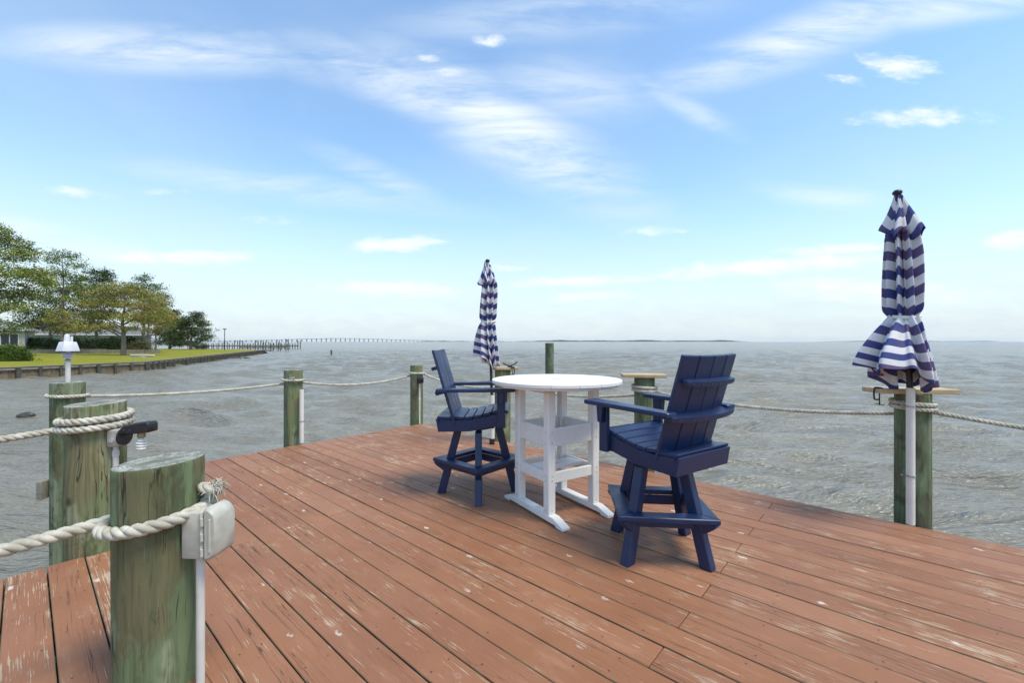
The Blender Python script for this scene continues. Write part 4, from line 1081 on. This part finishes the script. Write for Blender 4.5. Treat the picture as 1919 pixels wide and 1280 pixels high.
# dark spreading trees at the point
d = 88.; bs = place(357, 655, d)
tree('evergreen_tree', 'dark spreading evergreen with forked trunk at the tip of the lawn', bs, [(0, 0, -.3), (.1, 0, 1.6), (.3, 0, 3.2), (.2, 0, 6.2)],
     pads_from_px(bs, d, [(368, 592, 14, 7, 24), (352, 602, 26, 9, 46), (378, 608, 14, 6, 20), (335, 612, 24, 9, 40), (370, 620, 26, 6, 40), (388, 630, 12, 4, 12), (345, 628, 30, 7, 46), (380, 636, 18, 3, 14), (325, 630, 22, 9, 34)]), .33, DARK + GREEN[:1], 59, .30, 1.3)
d = 96.; bs = place(318, 654, d)
tree('evergreen_tree', 'dark evergreen behind the tip of the lawn, left of the forked one', bs, [(0, 0, -.3), (.1, 0, 2), (0, 0, 5), (0, 0, 7)],
     pads_from_px(bs, d, [(318, 588, 20, 8, 36), (305, 602, 26, 10, 46), (330, 606, 22, 10, 40), (312, 622, 34, 9, 56), (322, 640, 40, 7, 70), (350, 645, 30, 5, 40)]), .36, DARK, 60, .32, 1.3)
# hedge, shrubs
def shrub(name, label, base, pads, tints, seed, leaf=.2, cat='shrub', group='shrubs and hedges on the far lawn'):
    return tree(name, label, base, [(0, 0, -.2), (0, 0, .3), (.05, 0, .7), (0, 0, 1.)], pads, leaf, tints, seed, .08, 1., False, cat, group)
d = 38.; bs = place(14, 680, d)
shrub('round_bush', 'round bright green bush on the lawn at the left frame edge', bs, pads_from_px(bs, d, [(-4, 668, 22, 16, 110), (22, 664, 24, 17, 130), (40, 668, 14, 14, 70), (10, 655, 24, 9, 80), (16, 676, 34, 7, 110)]), [(.075, .125, .018), (.055, .095, .015), (.10, .15, .025)], 70, .16, 'bush')
for i, (cx, hw, dd) in enumerate([(75, 34, 64.), (150, 42, 65.), (205, 34, 66.), (245, 22, 67.)]):
    bs = place(cx, 660, dd)
    shrub('hedge', ['dark clipped hedge beside the green roofed house', 'dark hedge behind the weather station, in front of the blue house', 'dark hedge left of the large browning pine trunk', 'dark hedge right of the large browning pine trunk'][i], bs,
          pads_from_px(bs, dd, [(cx - hw * .6, 645, hw * .5, 12, 80), (cx, 643, hw * .55, 13, 90), (cx + hw * .6, 646, hw * .5, 11, 80), (cx, 653, hw, 6, 90)]), [(.02, .035, .012), (.03, .05, .015), (.04, .065, .018)], 71 + i, .2, 'hedge')
bs = place(263, 661, 62.)
shrub('tan_shrub', 'loose tan-green shrub right of the browning pine trunk', bs, pads_from_px(bs, 62., [(258, 650, 16, 9, 60), (272, 652, 14, 8, 50), (264, 644, 12, 6, 40)]), [(.16, .14, .07), (.12, .12, .05), (.09, .10, .035)], 76, .17)
bs = place(385, 654, 98.)
shrub('low_shrub', 'low dark shrub right of the forked evergreen', bs, pads_from_px(bs, 98., [(383, 650, 8, 4, 30), (374, 651, 8, 3, 24)]), DARK, 77, .2)
# low timber terrace wall
for i, (xa, xb, dd) in enumerate([(52, 198, 57.5), (196, 300, 60.)]):
    a_ = Vector(place(xa, 660, dd)); b2 = Vector(place(xb, 660, dd + 2)); dv = b2 - a_
    o = empty('timber_wall', (a_ + b2) / 2, math.atan2(dv.y, dv.x)); tag(o, ['low grey timber terrace wall before the hedge, left half', 'low grey timber terrace wall before the hedge, right of the pine trunk'][i], 'wall', 'low timber walls on the far lawn')
    for k in range(3): link('timber', box_me((0, 0, 0), (dv.length, .15, .19), None, .01), M['greywood'], o, (0, .01 * k, .06 + .2 * k))
o = link('driftwood_log', tubes_mesh('log', [(bez([(-1.3, 0, .13), (-.4, .05, .16), (.5, -.03, .15), (1.5, .06, .10)], 16), .13, 8)]), M['siding'], None, place(265, 669, 50.)); tag(o, 'long whitish log lying on the lawn near the ladder', 'log')
# houses
def window_part(parent, c, w, h, nrm_axis='y', panes=3):
    f = link('window', box_me((0, 0, 0), (w, .08, h), None, .01), M['trim'], parent, c)
    pw_ = (w - .1) / panes
    for i in range(panes): link('pane', box_me((0, 0, 0), (pw_ - .09, .04, h - .16), None, 0), M['glass'], f, (-w / 2 + .05 + pw_ * (i + .5), -.035, 0))
    return f
def house(label, c, L, Wd, hw, hr, wall_m, roof_m, rz, wins, over=.6):
    o = empty('house', c, rz); tag(o, label, 'house', 'houses beyond the far lawn')
    link('wall', box_me((0, 0, hw / 2 - .3), (L, Wd, hw + .6), None, .02), wall_m, o)
    # hipped roof
    bm = bmesh.new(); e = [bm.verts.new(p) for p in ((-L / 2 - over, -Wd / 2 - over, hw), (L / 2 + over, -Wd / 2 - over, hw), (L / 2 + over, Wd / 2 + over, hw), (-L / 2 - over, Wd / 2 + over, hw))]
    lo = [bm.verts.new((v.co.x, v.co.y, hw - .16)) for v in e]
    k = Wd / 2 * .9; r0, r1 = bm.verts.new((-L / 2 + k, 0, hw + hr)), bm.verts.new((L / 2 - k, 0, hw + hr))
    bm.faces.new((e[0], e[1], r1, r0)); bm.faces.new((e[2], e[3], r0, r1)); bm.faces.new((e[1], e[2], r1)); bm.faces.new((e[3], e[0], r0)); bm.faces.new(lo)
    for i in range(4): bm.faces.new((lo[i], lo[(i + 1) % 4], e[(i + 1) % 4], e[i]))
    rf = link('roof', to_mesh(bm, 'roof'), roof_m, o)
    link('fascia', box_me((0, -Wd / 2 - over - .02, hw - .09), (L + 2 * over, .04, .2), None, .005), M['trim'], rf)
    link('fascia', box_me((L / 2 + over + .02, 0, hw - .09), (.04, Wd + 2 * over, .2), None, .005), M['trim'], rf)
    for (x_, z_, w_, h_, n_) in wins: window_part(o, (x_, -Wd / 2 - .03, z_), w_, h_, panes=n_)
    return o
d = 64.
house('cream house with green-grey hipped roof at the left frame edge', (-75.6, 61.4, -.1), 9.5, 7, 3.2, 1.7, M['siding'], M['shingle'], R(40), [(2.9, 1.75, 2.6, 1.7, 3), (-.2, 1.75, 2.4, 1.7, 3), (-3.2, 1.75, 1.8, 1.7, 2)])
house('pale blue house half hidden behind hedge and trees', ((150 - 959.5) / F * 92, 96., -.1), 18, 8, 3.0, 1.9, M['bluesiding'], M['greyroof'], R(38), [(5.6, 1.6, 1.6, 1.5, 2), (2.5, 1.6, 1.2, 1.5, 1), (-3, 1.6, 1.6, 1.5, 2), (7.8, 1.5, 1.0, 1.8, 1)])
house('far house with brown roof behind the left pine', ((25 - 959.5) / F * 110, 118., 0), 12, 8, 4.6, 2.2, M['siding'], M['brownroof'], R(42), [(2, 2.5, 1.6, 1.5, 2)])

# ------------------------------------------------------------------ things on the water
def jetty(label, a, b, n, zt, post_h, spread=1.2):
    dv = b - a; o = empty('jetty', (a + b) / 2 + Vector((0, 0, WZ)), math.atan2(dv.y, dv.x)); tag(o, label, 'jetty', 'wooden jetties beyond the lawn')
    L = dv.length
    link('walkway', box_me((0, 0, zt - WZ), (L, spread, .16), None, .01), M['greywood'], o)
    link('stringer', box_me((0, -spread / 2 - .05, zt - WZ - .2), (L, .08, .25), None, .01), M['greywood'], o)
    for i in range(n):
        h = post_h * random.choice((.35, .5, .8, 1.)); me = lathe_me([(.13, -1.), (.12, zt - WZ + h)], 10)
        for s_ in (-1, 1): link('pile', me, M['darkpost'], o, (-L / 2 + L * i / (n - 1), s_ * (spread / 2 + .16), 0))
jetty('long low jetty with many piles beyond the tip of the lawn', Vector((-112, 150, 0)), Vector((-72.5, 147, 0)), 22, .0, 1.8)
jetty('nearer jetty with tall piles at the tip of the lawn', Vector((-74, 118, 0)), Vector((-62, 119, 0)), 7, -.1, 2.2)
o = link('lamp_post', tubes_mesh('post', [(np.array([(0, 0, -.5), (0, 0, 2.), (0, 0, 4.2)]), .07, 8), (np.array([(-.35, 0, 4.2), (0, 0, 4.25), (.35, 0, 4.2)]), .09, 6)]), M['darkpost'], None, place(421, 656, 86.)); tag(o, 'thin dark lamp post at the tip of the lawn', 'lamp post')
o = link('marker_post', lathe_me([(.16, -1.5), (.16, .9), (.12, 1.0), (0, 1.02)], 10), M['darkpost'], None, (G(621, 666, WZ).x, G(621, 666, WZ).y, WZ)); tag(o, 'lone short dark post far out on the water left of centre', 'post')
def rock_mesh(seed, sx, sy, sz):
    bm = bmesh.new(); bmesh.ops.create_icosphere(bm, subdivisions=3, radius=1.); g = random.Random(seed)
    ph = [g.uniform(0, 6) for _ in range(6)]
    for v in bm.verts:
        k = 1 + .16 * math.sin(v.co.x * 3 + ph[0]) * math.sin(v.co.y * 4 + ph[1]) + .1 * math.sin(v.co.z * 6 + ph[2] + v.co.x * 5)
        v.co = Vector((v.co.x * sx * k, v.co.y * sy * k, v.co.z * sz * k))
    return to_mesh(bm, 'rock', 60)
for px, py, sx, sz, lb in ((49, 781, .30, .13, 'dark rock just breaking the water left of the pilings'), (436, 673, 1.1, .28, 'dark rock awash off the long bulkhead, nearer of the two'), (462, 672, .6, .2, 'small dark rock awash off the bulkhead tip'), (497, 658, 2.4, .3, 'flat dark rock at the end of the bulkhead')):
    p = G(px, py, WZ); o = link('rock', rock_mesh(int(px), sx, sx * .6, sz), M['rock'], None, (p.x, p.y, WZ + .02)); tag(o, lb, 'rock', 'rocks awash in the bay')

# ------------------------------------------------------------------ far bridge and shore
br = empty('bridge', (-900, 2600, WZ)); tag(br, 'long low bridge on the horizon left of centre', 'bridge')
xs_ = np.linspace(-1750, -420, 60) + 0.
def bz(x):          # roadway height: hump in the middle
    u = (x + 1010) / 420; return 7. + 15. * math.exp(-u * u * 1.3)
V, Q = [], []
for i, x_ in enumerate(xs_):
    z = bz(x_); yy = 2600 + (x_ + 900) * .25
    for (dy, dz_) in ((-6, 0), (6, 0), (6, -2.6), (-6, -2.6)): V.append((x_ + 900, yy - 2600 + dy, z + dz_))
for i in range(len(xs_) - 1):
    for k in range(4): Q.append((i * 4 + k, i * 4 + (k + 1) % 4, i * 4 + 4 + (k + 1) % 4, i * 4 + 4 + k))
link('roadway', arr_mesh('roadway', V, Q), M['concrete'], br)
pm_ = box_me((0, 0, -.5), (3., 9, 1.), None, 0)
for x_ in np.linspace(-1740, -430, 52):
    o = link('pier', pm_, M['concrete'], br, (x_ + 900, (x_ + 900) * .25, bz(x_) - 2.4)); o.scale = (1, 1, bz(x_) - 1.4)
def far_shore(label, x0, x1, y, h, seed):
    g = random.Random(seed); n = 120; bm = bmesh.new(); top, bot, back = [], [], []
    for i in range(n + 1):
        x_ = x0 + (x1 - x0) * i / n; e = min(1, i / 14, (n - i) / 14)
        hh = h * e * (.55 + .3 * math.sin(i * .23 + seed) * math.sin(i * .071) + .25 * g.random())
        bot.append(bm.verts.new((x_, y, WZ))); top.append(bm.verts.new((x_, y + 8, WZ + max(.4, hh)))); back.append(bm.verts.new((x_, y + 220, WZ + max(.3, hh * .7))))
    for i in range(n):
        bm.faces.new((bot[i], bot[i + 1], top[i + 1], top[i])); bm.faces.new((top[i], top[i + 1], back[i + 1], back[i]))
    o = link('far_shore', to_mesh(bm, 'shore'), M['farland']); tag(o, kind='structure'); return o
far_shore('a', -30, 2560, 4600, 19, 2)
far_shore('b', -1100, 40, 4900, 10, 5)
far_shore('c', 3900, 6200, 5400, 10, 8)

# ------------------------------------------------------------------ haze
bm = bmesh.new(); box_bm(bm, (0, 0, 14.5), (13800, 13800, 35.))
hz = link('haze', to_mesh(bm, 'haze')); tag(hz, kind='stuff')
m = bpy.data.materials.new('pale_haze'); m.use_nodes = True; nt = m.node_tree; nt.nodes.clear()
pv = nt.nodes.new('ShaderNodeVolumePrincipled'); pv.inputs['Color'].default_value = (.86, .91, .97, 1); pv.inputs['Density'].default_value = 0.00005
ou = nt.nodes.new('ShaderNodeOutputMaterial'); nt.links.new(pv.outputs[0], ou.inputs['Volume'])
hz.data.materials.append(m)
